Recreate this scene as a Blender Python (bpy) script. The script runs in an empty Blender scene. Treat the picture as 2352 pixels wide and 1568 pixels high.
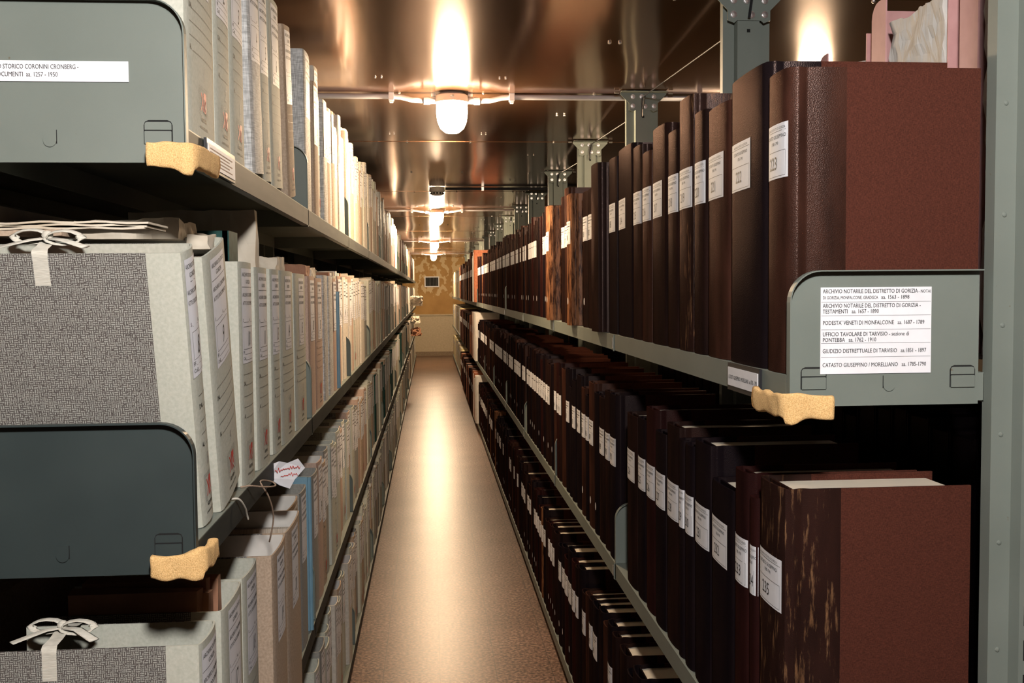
import bpy, math, random
from mathutils import Vector, Matrix, noise

# ---------------------------------------------------------------- camera, world, exposure
SC = bpy.context.scene
COL = SC.collection
W_PX, H_PX, F_PX = 2352.0, 1568.0, 2321.0
CAM_H, YAW, PITCH, ROLL = 1.36, 0.0807, -0.0505, -0.0081
cy_, sy_, cp_, sp_ = math.cos(YAW), math.sin(YAW), math.cos(PITCH), math.sin(PITCH)
FWD = Vector((sy_*cp_, cy_*cp_, sp_))
R0 = Vector((cy_, -sy_, 0)); U0 = R0.cross(FWD)
RIGHT = R0*math.cos(ROLL) + U0*math.sin(ROLL)
UP = U0*math.cos(ROLL) - R0*math.sin(ROLL)
cam_data = bpy.data.cameras.new('camera'); cam = bpy.data.objects.new('camera', cam_data); COL.objects.link(cam)
m = Matrix((RIGHT, UP, -FWD)).transposed().to_4x4(); m.translation = Vector((0, 0, CAM_H))
cam.matrix_world = m
cam_data.sensor_width = 36.0; cam_data.lens = 36.0*F_PX/W_PX
cam_data.clip_start = .02; cam_data.clip_end = 100
SC.camera = cam
SC.view_settings.view_transform = 'Standard'; SC.view_settings.look = 'None'
SC.view_settings.gamma = 1.0; SC.view_settings.use_curve_mapping = False
SC.view_settings.exposure = 0.45
SC.cycles.diffuse_bounces = 1; SC.cycles.glossy_bounces = 3; SC.cycles.max_bounces = 5
world = bpy.data.worlds.new('world'); SC.world = world; world.use_nodes = True
world.node_tree.nodes['Background'].inputs[0].default_value = (.5, .55, .8, 1)
world.node_tree.nodes['Background'].inputs[1].default_value = .002
# the lamps of the vault: (x, y, colour of the bulb, radiance)
WARM = (1.0, .73, .46); COOL = (1.0, .965, .94)
LAMPS = [(.087, 3.66, WARM, 340, 'nearest glowing bulkhead lamp in the aisle, conduit running left and right of it'),
         (.070, 8.75, WARM, 480, 'second glowing bulkhead lamp along the aisle, just beyond the smoke detector'),
         (.074, 14.1, WARM, 600, 'third glowing bulkhead lamp along the aisle ceiling'),
         (.078, 18.9, WARM, 560, 'farthest glowing bulkhead lamp, above the vent in the end wall'),
         (.080, .0, COOL, 600, 'white bulkhead lamp on the ceiling above the aisle entrance'),
         (1.42, 3.66, WARM, 200, 'bulkhead lamp in the next aisle behind the leather volumes')]

def at(px, py, X):
    """the point seen at a pixel on the vertical plane x = X (used to read positions along the racks)"""
    d = FWD*F_PX + RIGHT*(px-1176) - UP*(py-784)
    q = d*(X/d.x); return q.y, q.z+CAM_H

# ---------------------------------------------------------------- materials
def new_mat(name):
    mt = bpy.data.materials.new(name); mt.use_nodes = True
    nt = mt.node_tree; b = nt.nodes['Principled BSDF']
    return mt, nt, b
def N(nt, kind, **kw):
    n = nt.nodes.new(kind)
    for k, v in kw.items():
        if k.startswith('i_'): n.inputs[k[2:].replace('_', ' ')].default_value = v
        else: setattr(n, k, v)
    return n
def ramp(nt, fac, stops, interp='LINEAR'):
    r = nt.nodes.new('ShaderNodeValToRGB'); r.color_ramp.interpolation = interp
    e = r.color_ramp.elements
    while len(e) < len(stops): e.new(.5)
    for q, (p, c) in zip(e, stops): q.position = p; q.color = (*c, 1)
    nt.links.new(fac, r.inputs[0]); return r.outputs[0]
def mapping(nt, scale, coord='Object'):
    tc = nt.nodes.new('ShaderNodeTexCoord'); mp = nt.nodes.new('ShaderNodeMapping')
    mp.inputs['Scale'].default_value = scale; nt.links.new(tc.outputs[coord], mp.inputs[0]); return mp.outputs[0]
def bump(nt, b, h, strength, dist=.001):
    bp = nt.nodes.new('ShaderNodeBump'); bp.inputs['Strength'].default_value = strength; bp.inputs['Distance'].default_value = dist
    nt.links.new(h, bp.inputs['Height']); nt.links.new(bp.outputs[0], b.inputs['Normal'])
def objrand(nt): return nt.nodes.new('ShaderNodeObjectInfo').outputs['Random']
def mixc(nt, fac, a, b):
    mx = nt.nodes.new('ShaderNodeMix'); mx.data_type = 'RGBA'
    for s, v in ((0, fac), (6, a), (7, b)):
        if hasattr(v, 'is_output'): nt.links.new(v, mx.inputs[s])
        else: mx.inputs[s].default_value = (*v, 1) if isinstance(v, tuple) else v
    return mx.outputs[2]
def simple(name, c1, c2, scale=60, rough=.7, bs=.15, stretch=(1, 1, 1), metal=0, detail=3, spec=.5, dist=.001):
    mt, nt, b = new_mat(name)
    n = N(nt, 'ShaderNodeTexNoise'); n.inputs['Scale'].default_value = scale; n.inputs['Detail'].default_value = detail
    nt.links.new(mapping(nt, stretch), n.inputs['Vector'])
    nt.links.new(ramp(nt, n.outputs[0], [(.3, c1), (.7, c2)]), b.inputs['Base Color'])
    b.inputs['Roughness'].default_value = rough; b.inputs['Metallic'].default_value = metal
    b.inputs['Specular IOR Level'].default_value = spec
    if bs: bump(nt, b, n.outputs[0], bs, dist)
    return mt
M = {}
M['cream'] = simple('cream_bookcloth', (.46, .47, .39), (.55, .55, .47), 220, .75, .25)
M['cream_far'] = simple('pale_bookcloth', (.55, .50, .42), (.68, .62, .53), 120, .8, 0)
M['kraft'] = simple('tan_cardboard', (.36, .27, .19), (.50, .38, .28), 260, .85, .2)
M['pinkish'] = simple('dull_pink_cardboard', (.44, .31, .24), (.54, .39, .31), 260, .85, .2)
M['greycard'] = simple('grey_board', (.25, .245, .22), (.33, .32, .29), 260, .85, .2)
M['rust'] = simple('rust_brown_card', (.30, .09, .04), (.42, .15, .07), 60, .7, .1)
M['green'] = simple('dark_green_cloth', (.015, .05, .045), (.03, .09, .08), 60, .6, .2, spec=.08)
M['blue'] = simple('blue_plastic_folder', (.16, .30, .40), (.20, .36, .46), 20, .4, 0)
M['white'] = simple('white_folder', (.66, .63, .58), (.76, .73, .68), 30, .7, .2)
M['papers'] = simple('stacked_papers', (.38, .32, .25), (.68, .60, .50), 90, .85, .5, (.02, 8, .3), dist=.002)
M['brownpaper'] = simple('brown_wrapping_paper', (.30, .14, .08), (.42, .21, .12), 25, .75, .4, dist=.003)
M['oldpaper'] = simple('aged_paper', (.52, .44, .33), (.74, .67, .55), 14, .8, .5, dist=.003)
M['pages'] = simple('book_pages', (.62, .54, .42), (.78, .70, .57), 60, .8, .4, (60, .5, .5))
M['label'] = simple('white_label_paper', (.80, .80, .83), (.86, .86, .89), 40, .6, 0)
M['ink'] = simple('black_ink', (.012, .012, .015), (.02, .02, .02), 10, .6, 0)
M['faint'] = simple('grey_ink', (.10, .10, .10), (.14, .14, .14), 10, .6, 0)
M['pencil'] = simple('pencil_grey', (.22, .22, .22), (.3, .3, .3), 10, .6, 0)
M['red'] = simple('red_print', (.62, .04, .03), (.7, .06, .04), 10, .6, 0)
M['redcloth'] = simple('red_board', (.5, .02, .015), (.6, .03, .02), 30, .5, .1)
M['ribbon'] = simple('cotton_ribbon', (.55, .52, .44), (.70, .67, .58), 900, .9, .5, (.1, .1, 1))
M['twine'] = simple('twine', (.28, .19, .13), (.45, .33, .24), 500, .9, .5)
M['hole'] = simple('dark_opening', (.004, .004, .004), (.006, .006, .006), 10, .9, 0)
M['bolt'] = simple('zinc_bolt', (.6, .6, .6), (.75, .75, .75), 80, .3, .1, metal=.9)
M['conduit'] = simple('grey_plastic_conduit', (.42, .42, .46), (.5, .5, .54), 10, .35, 0)
M['lampbody'] = simple('white_porcelain_lamp_body', (.6, .56, .52), (.7, .66, .62), 10, .4, 0)
M['blackcable'] = simple('black_conduit', (.008, .008, .01), (.015, .015, .018), 10, .4, 0)
M['pink'] = simple('pink_folder_card', (.62, .33, .32), (.70, .39, .38), 30, .6, .1)
M['foam'] = simple('yellow_foam', (.60, .34, .12), (.92, .62, .28), 700, .95, .8, dist=.001)
M['paleyellow'] = simple('pale_yellow_cover', (.6, .52, .25), (.7, .6, .32), 30, .7, 0)

def rack_paint():
    mt, nt, b = new_mat('grey_green_paint')
    v = mapping(nt, (1, 1, 1))
    n = N(nt, 'ShaderNodeTexNoise'); n.inputs['Scale'].default_value = 6; n.inputs['Detail'].default_value = 6
    nt.links.new(v, n.inputs['Vector'])
    s = N(nt, 'ShaderNodeTexNoise'); s.inputs['Scale'].default_value = 70; s.inputs['Detail'].default_value = 2
    nt.links.new(v, s.inputs['Vector'])
    base = ramp(nt, n.outputs[0], [(.3, (.160, .185, .162)), (.7, (.190, .216, .190))])
    spots = ramp(nt, s.outputs[0], [(.76, (0, 0, 0)), (.80, (1, 1, 1))])
    nt.links.new(mixc(nt, spots, base, (.13, .10, .06)), b.inputs['Base Color'])
    b.inputs['Roughness'].default_value = .5; b.inputs['Specular IOR Level'].default_value = .3
    f = N(nt, 'ShaderNodeTexNoise'); f.inputs['Scale'].default_value = 900
    nt.links.new(v, f.inputs['Vector']); bump(nt, b, f.outputs[0], .08, .0005)
    return mt
M['paint'] = rack_paint()

M['paint_dark'] = simple('dark_green_grey_panel', (.028, .040, .040), (.038, .052, .051), 8, .45, .05)  # darker tone for the nearest left end panels below the top one
M['lip_dark'] = simple('worn_dark_lip', (.030, .033, .030), (.055, .058, .052), 14, .6, .1, (1, .3, 3), spec=.1)  # darker tone for the front lips of the left shelves
def leather(name, c1, c2, worn=None, rough=.45):
    mt, nt, b = new_mat(name)
    v = mapping(nt, (1, 1, 1))
    n = N(nt, 'ShaderNodeTexNoise'); n.inputs['Scale'].default_value = 9; n.inputs['Detail'].default_value = 6
    tc = N(nt, 'ShaderNodeMapping'); tc.inputs['Scale'].default_value = (3, 3, .8); nt.links.new(v, tc.inputs[0])
    ad = N(nt, 'ShaderNodeVectorMath', operation='ADD')
    nt.links.new(tc.outputs[0], ad.inputs[0]); nt.links.new(objrand(nt), ad.inputs[1])
    nt.links.new(ad.outputs[0], n.inputs['Vector'])
    col = ramp(nt, n.outputs[0], [(.3, c1), (.75, c2)])
    vo = N(nt, 'ShaderNodeTexVoronoi'); vo.inputs['Scale'].default_value = 760; nt.links.new(v, vo.inputs['Vector'])
    b.inputs['Roughness'].default_value = rough; b.inputs['Specular IOR Level'].default_value = .035
    if worn:
        w = N(nt, 'ShaderNodeTexNoise'); w.inputs['Scale'].default_value = 16; w.inputs['Detail'].default_value = 8; w.inputs['Roughness'].default_value = .65
        st = N(nt, 'ShaderNodeMapping'); st.inputs['Scale'].default_value = (2.5, 2.5, 1.3); nt.links.new(ad.outputs[0], st.inputs[0]); nt.links.new(st.outputs[0], w.inputs['Vector'])
        mk = ramp(nt, w.outputs[0], [(worn[2], (0, 0, 0)), (worn[2]+.12, (1, 1, 1))])
        wc = ramp(nt, n.outputs[0], [(.3, worn[0]), (.7, worn[1])])
        col = mixc(nt, mk, col, wc)
        b.inputs['Roughness'].default_value = .5
    nt.links.new(col, b.inputs['Base Color']); b.inputs['Specular IOR Level'].default_value = 0
    bump(nt, b, vo.outputs[0], .35, .0006)
    gl = N(nt, 'ShaderNodeBsdfGlossy'); gl.inputs['Color'].default_value = (.85, .62, .55, 1); gl.inputs['Roughness'].default_value = .33
    nt.links.new(b.inputs['Normal'].links[0].from_socket, gl.inputs['Normal'])
    ms = N(nt, 'ShaderNodeMixShader'); ms.inputs[0].default_value = .022
    nt.links.new(b.outputs[0], ms.inputs[1]); nt.links.new(gl.outputs[0], ms.inputs[2])
    nt.links.new(ms.outputs[0], nt.nodes['Material Output'].inputs[0])
    return mt
M['leather'] = leather('dark_brown_leather', (.007, .004, .004), (.022, .009, .007))
M['leather_brown'] = leather('chestnut_leather', (.022, .009, .006), (.060, .023, .015))
M['leather_dark'] = leather('blackish_leather', (.004, .003, .005), (.010, .006, .007))
M['leather_red'] = leather('oxblood_leather', (.013, .004, .004), (.030, .008, .007))
M['worn'] = leather('scuffed_leather', (.02, .008, .005), (.05, .02, .011), ((.16, .065, .03), (.40, .19, .09), .42))
M['worn_dark'] = leather('partly_scuffed_leather', (.012, .006, .005), (.03, .012, .009), ((.10, .045, .02), (.26, .14, .07), .55))
def cloth(name, c1, c2, scale=900, rough=.7, bs=.3):
    mt, nt, b = new_mat(name)
    a = N(nt, 'ShaderNodeTexNoise'); a.inputs['Scale'].default_value = scale; a.inputs['Detail'].default_value = 1
    nt.links.new(mapping(nt, (1, 1, .12)), a.inputs['Vector'])
    c = N(nt, 'ShaderNodeTexNoise'); c.inputs['Scale'].default_value = scale; c.inputs['Detail'].default_value = 1
    nt.links.new(mapping(nt, (.12, .12, 1)), c.inputs['Vector'])
    mx = N(nt, 'ShaderNodeMath', operation='ADD'); nt.links.new(a.outputs[0], mx.inputs[0]); nt.links.new(c.outputs[0], mx.inputs[1])
    hv = N(nt, 'ShaderNodeMath', operation='MULTIPLY'); hv.inputs[1].default_value = .5; nt.links.new(mx.outputs[0], hv.inputs[0])
    nt.links.new(ramp(nt, hv.outputs[0], [(.38, c1), (.62, c2)]), b.inputs['Base Color'])
    b.inputs['Roughness'].default_value = rough; bump(nt, b, hv.outputs[0], bs)
    return mt
M['maroon'] = cloth('maroon_bookcloth', (.045, .013, .008), (.098, .029, .017), 2400, .85)
M['maroon'].node_tree.nodes['Principled BSDF'].inputs['Specular IOR Level'].default_value = .15
M['linen'] = cloth('grey_linen', (.13, .13, .135), (.48, .48, .47), 420)
M['linen_white'] = cloth('pale_linen', (.35, .35, .34), (.66, .66, .64), 420)

def woven():
    mt, nt, b = new_mat('woven_pattern_paper')
    v = mapping(nt, (1, 1, 1))
    sep = N(nt, 'ShaderNodeSeparateXYZ')
    nz = N(nt, 'ShaderNodeTexNoise'); nz.inputs['Scale'].default_value = 70; nz.inputs['Detail'].default_value = 2; nt.links.new(v, nz.inputs['Vector'])
    sc = N(nt, 'ShaderNodeVectorMath', operation='SCALE'); sc.inputs['Scale'].default_value = .0032; nt.links.new(nz.outputs['Color'], sc.inputs[0])
    ad = N(nt, 'ShaderNodeVectorMath', operation='ADD'); nt.links.new(v, ad.inputs[0]); nt.links.new(sc.outputs[0], ad.inputs[1])
    nt.links.new(ad.outputs[0], sep.inputs[0])
    def mth(op, a, bb=None):
        x = N(nt, 'ShaderNodeMath', operation=op)
        for i, q in enumerate((a, bb)):
            if q is None: continue
            if isinstance(q, (int, float)): x.inputs[i].default_value = q
            else: nt.links.new(q, x.inputs[i])
        return x.outputs[0]
    P = .0052
    iy = mth('DIVIDE', sep.outputs[1], P); iz = mth('DIVIDE', sep.outputs[2], P)
    ch = mth('MODULO', mth('ADD', mth('FLOOR', iy), mth('ADD', mth('FLOOR', iz), 200)), 2)
    ch = mth('GREATER_THAN', mth('ABSOLUTE', ch), .5)
    fy = mth('SUBTRACT', mth('FRACT', iy), .5); fz = mth('SUBTRACT', mth('FRACT', iz), .5)
    def strands(f): return mth('GREATER_THAN', mth('ABSOLUTE', mth('SINE', mth('MULTIPLY', f, 2*math.pi))), .66)
    a_ = mth('MULTIPLY', strands(fy), mth('LESS_THAN', mth('ABSOLUTE', fz), .46))
    b_ = mth('MULTIPLY', strands(fz), mth('LESS_THAN', mth('ABSOLUTE', fy), .46))
    mxx = N(nt, 'ShaderNodeMix'); mxx.data_type = 'FLOAT'
    nt.links.new(ch, mxx.inputs[0]); nt.links.new(a_, mxx.inputs[2]); nt.links.new(b_, mxx.inputs[3])
    n2 = N(nt, 'ShaderNodeTexNoise'); n2.inputs['Scale'].default_value = 500; nt.links.new(v, n2.inputs['Vector'])
    fac = mth('MULTIPLY', mxx.outputs[0], mth('GREATER_THAN', n2.outputs[0], .40))
    nt.links.new(mixc(nt, fac, (.085, .072, .066), (.36, .36, .32)), b.inputs['Base Color'])
    b.inputs['Roughness'].default_value = .75
    return mt
M['woven'] = woven()

def ceiling_mat():
    mt, nt, b = new_mat('lacquered_sheet_metal')
    v = mapping(nt, (1, 1, 1))
    n = N(nt, 'ShaderNodeTexNoise'); n.inputs['Scale'].default_value = 1.6; n.inputs['Detail'].default_value = 5
    nt.links.new(v, n.inputs['Vector'])
    nt.links.new(ramp(nt, n.outputs[0], [(.3, (.23, .115, .060)), (.7, (.30, .155, .080))]), b.inputs['Base Color'])
    b.inputs['Metallic'].default_value = .85; b.inputs['Roughness'].default_value = .15
    w = N(nt, 'ShaderNodeTexNoise'); w.inputs['Scale'].default_value = 1.0; w.inputs['Detail'].default_value = 1
    nt.links.new(mapping(nt, (2.6, .7, 1)), w.inputs['Vector'])
    bump(nt, b, w.outputs[0], .22, .05)
    return mt
M['ceiling'] = ceiling_mat()
def floor_mat():
    mt, nt, b = new_mat('speckled_floor_tiles')
    v = mapping(nt, (1, 1, 1))
    n = N(nt, 'ShaderNodeTexNoise'); n.inputs['Scale'].default_value = 85; n.inputs['Detail'].default_value = 3; nt.links.new(v, n.inputs['Vector'])
    g = N(nt, 'ShaderNodeTexNoise'); g.inputs['Scale'].default_value = 3; g.inputs['Detail'].default_value = 4; nt.links.new(v, g.inputs['Vector'])
    c = ramp(nt, n.outputs[0], [(.38, (.08, .04, .026)), (.52, (.24, .135, .095)), (.64, (.40, .26, .19))])
    d = ramp(nt, g.outputs[0], [(.3, (.68, .66, .6)), (.7, (1, 1, 1))])
    mu = N(nt, 'ShaderNodeMix', data_type='RGBA', blend_type='MULTIPLY'); mu.inputs[0].default_value = 1
    nt.links.new(c, mu.inputs[6]); nt.links.new(d, mu.inputs[7])
    br = N(nt, 'ShaderNodeTexBrick', offset=0, squash=1)
    br.inputs['Scale'].default_value = 1; br.inputs['Mortar Size'].default_value = .0011; br.inputs['Brick Width'].default_value = .2; br.inputs['Row Height'].default_value = .2
    sh = N(nt, 'ShaderNodeMapping'); sh.inputs['Location'].default_value = (-.02, 0, 0); nt.links.new(v, sh.inputs[0]); nt.links.new(sh.outputs[0], br.inputs['Vector'])
    nt.links.new(mixc(nt, br.outputs['Fac'], mu.outputs[2], (.05, .03, .02)), b.inputs['Base Color'])
    b.inputs['Roughness'].default_value = .34; b.inputs['Specular IOR Level'].default_value = .32
    bump(nt, b, n.outputs[0], .10, .001)
    return mt
M['floor'] = floor_mat()
def wall_mat():
    mt, nt, b = new_mat('patched_ochre_wall')
    v = mapping(nt, (1, 1, 1))
    n = N(nt, 'ShaderNodeTexNoise'); n.inputs['Scale'].default_value = 4; n.inputs['Detail'].default_value = 4; nt.links.new(v, n.inputs['Vector'])
    vo = N(nt, 'ShaderNodeTexNoise'); vo.inputs['Scale'].default_value = 8.5; vo.inputs['Detail'].default_value = 2.5; nt.links.new(mapping(nt, (1, 1, .8)), vo.inputs['Vector'])
    sep = N(nt, 'ShaderNodeSeparateXYZ'); nt.links.new(v, sep.inputs[0]); zz = N(nt, 'ShaderNodeMath', operation='SUBTRACT'); zz.inputs[1].default_value = 1.22; nt.links.new(sep.outputs[2], zz.inputs[0])
    hi = ramp(nt, zz.outputs[0], [(.0, (0, 0, 0)), (.001, (1, 1, 1))])
    k = ramp(nt, vo.outputs[0], [(.52, (0, 0, 0)), (.545, (1, 1, 1))])
    mm = N(nt, 'ShaderNodeMix', data_type='RGBA', blend_type='MULTIPLY'); mm.inputs[0].default_value = 1
    nt.links.new(hi, mm.inputs[6]); nt.links.new(k, mm.inputs[7])
    base = ramp(nt, n.outputs[0], [(.3, (.42, .24, .08)), (.7, (.52, .31, .11))])
    nt.links.new(mixc(nt, mm.outputs[2], base, (.66, .50, .28)), b.inputs['Base Color'])
    b.inputs['Roughness'].default_value = .8
    return mt
M['endwall'] = wall_mat()
M['dado'] = simple('grey_beige_dado', (.52, .44, .30), (.60, .51, .36), 30, .8, .1)
M['plinth'] = simple('speckled_plinth', (.22, .16, .10), (.34, .26, .18), 80, .8, .1)
M['sidewall'] = simple('plain_wall', (.05, .04, .03), (.07, .055, .04), 6, .9, .1)  # shade put into the colour: near black so gaps behind the racks stay dark
def glow(name, col, s):
    mt, nt, b = new_mat(name)
    b.inputs['Base Color'].default_value = (.9, .9, .9, 1)
    b.inputs['Emission Color'].default_value = (*col, 1); b.inputs['Emission Strength'].default_value = s
    return mt

# ---------------------------------------------------------------- mesh helpers
class MB:
    def __init__(s): s.v = []; s.f = []; s.m = []; s.names = []
    def mi(s, name):
        if name not in s.names: s.names.append(name)
        return s.names.index(name)
    def add(s, vs, fs, mat):
        o = len(s.v); k = s.mi(mat); s.v += [tuple(p) for p in vs]
        for f in fs: s.f.append(tuple(i+o for i in f)); s.m.append(k)
    def box(s, x0, x1, y0, y1, z0, z1, mat):
        vs = [(x, y, z) for z in (z0, z1) for y in (y0, y1) for x in (x0, x1)]
        s.add(vs, [(0, 2, 3, 1), (4, 5, 7, 6), (0, 1, 5, 4), (2, 6, 7, 3), (0, 4, 6, 2), (1, 3, 7, 5)], mat)
    def rbox(s, x0, x1, y0, y1, z0, z1, mat, rnd, jit=.0):
        """box whose corners wander a little"""
        vs = [(x+rnd.uniform(-jit, jit), y+rnd.uniform(-jit, jit), z+(rnd.uniform(-jit, jit) if z == z1 else 0)) for z in (z0, z1) for y in (y0, y1) for x in (x0, x1)]
        s.add(vs, [(0, 2, 3, 1), (4, 5, 7, 6), (0, 1, 5, 4), (2, 6, 7, 3), (0, 4, 6, 2), (1, 3, 7, 5)], mat)
    def prism(s, pts, z0, z1, mat, cap=True):
        n = len(pts)
        vs = [(x, y, z0) for x, y in pts]+[(x, y, z1) for x, y in pts]
        fs = [(i, (i+1) % n, n+(i+1) % n, n+i) for i in range(n)]
        if cap: fs += [tuple(range(n-1, -1, -1)), tuple(range(n, 2*n))]
        s.add(vs, fs, mat)
    def band(s, outer, inner, z0, z1, mats):
        """open wall between two matching polylines; mats is a function of the segment"""
        n = len(outer)
        for i in range(n-1):
            a, b, c, d = outer[i], outer[i+1], inner[i+1], inner[i]
            mo, mn = mats(i)
            lo = [(p[0], p[1], z0) for p in (a, b, c, d)]; hi = [(p[0], p[1], z1) for p in (a, b, c, d)]
            s.add([lo[0], lo[1], hi[1], hi[0]], [(0, 1, 2, 3)], mo)
            s.add([lo[2], lo[3], hi[3], hi[2]], [(0, 1, 2, 3)], mn)
            s.add(hi, [(0, 1, 2, 3)], mo); s.add(lo, [(3, 2, 1, 0)], mo)
        for k in (0, n-1):
            a, d = outer[k], inner[k]; mo, _ = mats(min(k, n-2))
            s.add([(a[0], a[1], z0), (d[0], d[1], z0), (d[0], d[1], z1), (a[0], a[1], z1)], [(0, 1, 2, 3)], mo)
    def tube(s, pts, r, mat, n=8, flat=None):
        pts = [Vector(p) for p in pts]; rings = []
        up = Vector((0, 0, 1))
        for i, p in enumerate(pts):
            t = (pts[min(i+1, len(pts)-1)]-pts[max(i-1, 0)]).normalized()
            a = t.cross(up)
            if a.length < .05: a = t.cross(Vector((1, 0, 0)))
            a.normalize(); b = t.cross(a).normalized()
            ra, rb = (r, r) if flat is None else (r, flat)
            rings.append([p+a*ra*math.cos(2*math.pi*k/n)+b*rb*math.sin(2*math.pi*k/n) for k in range(n)])
        vs = [q for ring in rings for q in ring]
        fs = [(i*n+k, i*n+(k+1) % n, (i+1)*n+(k+1) % n, (i+1)*n+k) for i in range(len(pts)-1) for k in range(n)]
        fs += [tuple(range(n-1, -1, -1)), tuple((len(pts)-1)*n+k for k in range(n))]
        s.add(vs, fs, mat)
    def lathe(s, prof, mat, n=24, c=(0, 0, 0)):
        vs = [(c[0]+r*math.cos(2*math.pi*k/n), c[1]+r*math.sin(2*math.pi*k/n), c[2]+z) for r, z in prof for k in range(n)]
        fs = [(i*n+k, (i+1)*n+k, (i+1)*n+(k+1) % n, i*n+(k+1) % n) for i in range(len(prof)-1) for k in range(n)]
        s.add(vs, fs, mat)
    def mesh(s, name, smooth=False):
        me = bpy.data.meshes.new(name); me.from_pydata(s.v, [], s.f)
        for nm in s.names: me.materials.append(M[nm])
        me.polygons.foreach_set('material_index', s.m)
        if smooth:
            me.polygons.foreach_set('use_smooth', [True]*len(me.polygons))
        me.update(); return me
    def build(s, name, parent=None, loc=None, smooth=False):
        me = s.mesh(name, smooth)
        o = bpy.data.objects.new(name, me); COL.objects.link(o)
        if parent: o.parent = parent
        if loc: o.location = loc
        return o
def weld(o, angle=35):
    """merge the seams of a shell and shade it smooth up to an angle"""
    import bmesh
    bm = bmesh.new(); bm.from_mesh(o.data); bmesh.ops.remove_doubles(bm, verts=bm.verts, dist=.00002)
    for f in bm.faces: f.smooth = True
    for e in bm.edges:
        if len(e.link_faces) == 2 and e.calc_face_angle(3.14) > math.radians(angle): e.smooth = False
    bmesh.ops.recalc_face_normals(bm, faces=bm.faces)
    bm.to_mesh(o.data); bm.free()
def tag(o, label=None, cat=None, group=None, kind=None):
    if label: o['label'] = label
    if cat: o['category'] = cat
    if group: o['group'] = group
    if kind: o['kind'] = kind
    return o
def empty(name, loc, rot=(0, 0, 0)):
    o = bpy.data.objects.new(name, None); COL.objects.link(o); o.location = loc; o.rotation_euler = rot
    o.empty_display_size = .05; return o

# ---------------------------------------------------------------- lettering
_tc = {}
def glyphs(txt):
    if txt not in _tc:
        cu = bpy.data.curves.new('lettering', 'FONT'); cu.body = txt; cu.size = 1; cu.resolution_u = 2
        ob = bpy.data.objects.new('lettering', cu); COL.objects.link(ob)
        dg = bpy.context.evaluated_depsgraph_get(); me = bpy.data.meshes.new_from_object(ob.evaluated_get(dg))
        vs = [(v.co.x, v.co.y) for v in me.vertices]; fs = [tuple(p.vertices) for p in me.polygons]
        bpy.data.objects.remove(ob); bpy.data.curves.remove(cu); bpy.data.meshes.remove(me)
        w = max([v[0] for v in vs] or [0])
        _tc[txt] = (vs, fs, w)
    return _tc[txt]
def put(mb, txt, x, z, size, mat='ink', al='L', surf=lambda x: 0, fit=None, shear=0, sx=1.0, off=.0006, mirror=False):
    """flat lettering in the x,z plane laid on the curve y = surf(x), facing -y"""
    vs, fs, w = glyphs(txt); kx = size*sx
    if fit and w*kx > fit: kx = fit/w
    x0 = x - (w*kx/2 if al == 'C' else (w*kx if al == 'R' else 0))
    out = []
    for a, b in vs:
        if mirror: a = w-a
        xx = x0+a*kx+b*size*shear; out.append((xx, surf(xx)-off, z+b*size))
    mb.add(out, fs if not mirror else [tuple(reversed(f)) for f in fs], mat)
    if mat == 'ink': mb.add([(a+kx*.022, b-.00004, c+size*.008) for a, b, c in out], fs, mat)   # a bolder face
def stroke(mb, x0, z0, x1, z1, w=.0005, mat='ink', surf=lambda x: 0, off=.0006):
    d = Vector((x1-x0, z1-z0)); L = d.length; n = Vector((-d.y, d.x))/L*w/2
    k = max(1, int(L/.012)) if abs(d.x) > .001 else 1
    for i in range(k):
        a = Vector((x0, z0))+d*i/k; b = Vector((x0, z0))+d*(i+1)/k
        q = [a-n, b-n, b+n, a+n]
        mb.add([(p.x, surf(p.x)-off, p.y) for p in q], [(0, 1, 2, 3)], mat)
def sheet(mb, x0, x1, z0, z1, mat, surf, off=.0003, tilt=0, n=8):
    vs = []
    for i in range(n+1):
        x = x0+(x1-x0)*i/n
        for z in (z0, z1): vs.append((x, surf(x)-off, z+tilt*(x-x0)))
    mb.add(vs, [(2*i, 2*i+2, 2*i+3, 2*i+1) for i in range(n)], mat)

# ---------------------------------------------------------------- item shapes; local x = thickness, y = depth into the shelf, z = up
def box_path(w, d, bulge, r=.008, n=8):
    pts = [(w/2, d), (w/2, d*.45), (w/2, .045), (w/2, r+bulge)]
    hw = w/2
    pts += [(hw-r*.3, bulge+r*.3)]
    for i in range(n+1):
        x = (hw-r)*(1-2*i/n); pts.append((x, bulge*(x/(hw-r))**2))
    pts += [(-hw+r*.3, bulge+r*.3), (-w/2, r+bulge), (-w/2, .045), (-w/2, d*.45), (-w/2, d)]
    return pts
def inset(pts, t):
    out = []
    for i, p in enumerate(pts):
        a = Vector(pts[max(i-1, 0)]); b = Vector(pts[min(i+1, len(pts)-1)]); d = (b-a).normalized()
        out.append((p[0]+d.y*t, p[1]-d.x*t))
    return out
def box_surf(w, bulge, r=.008):
    hw = w/2-r
    return lambda x: bulge*(min(abs(x), hw)/hw)**2
BULGE = .003
STYLE = {  # spine, side panel, inside
    'cream': ('cream', 'woven', 'cream'), 'kraft': ('kraft', 'linen', 'white'), 'pink': ('pinkish', 'linen', 'white'),
    'linen': ('linen_white', 'linen', 'white'), 'grey': ('greycard', 'greycard', 'greycard'), 'white': ('white', 'white', 'white'),
    'pale': ('cream_far', 'linen', 'white'), 'rust': ('rust', 'rust', 'kraft'), 'green': ('green', 'green', 'kraft'),
    'blue': ('blue', 'blue', 'blue'), 'yellow': ('paleyellow', 'paleyellow', 'papers'), 'maroon': ('maroon', 'maroon', 'papers'),
    'leather': ('leather', 'maroon', 'papers'), 'worn': ('worn', 'maroon', 'papers')}
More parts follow.
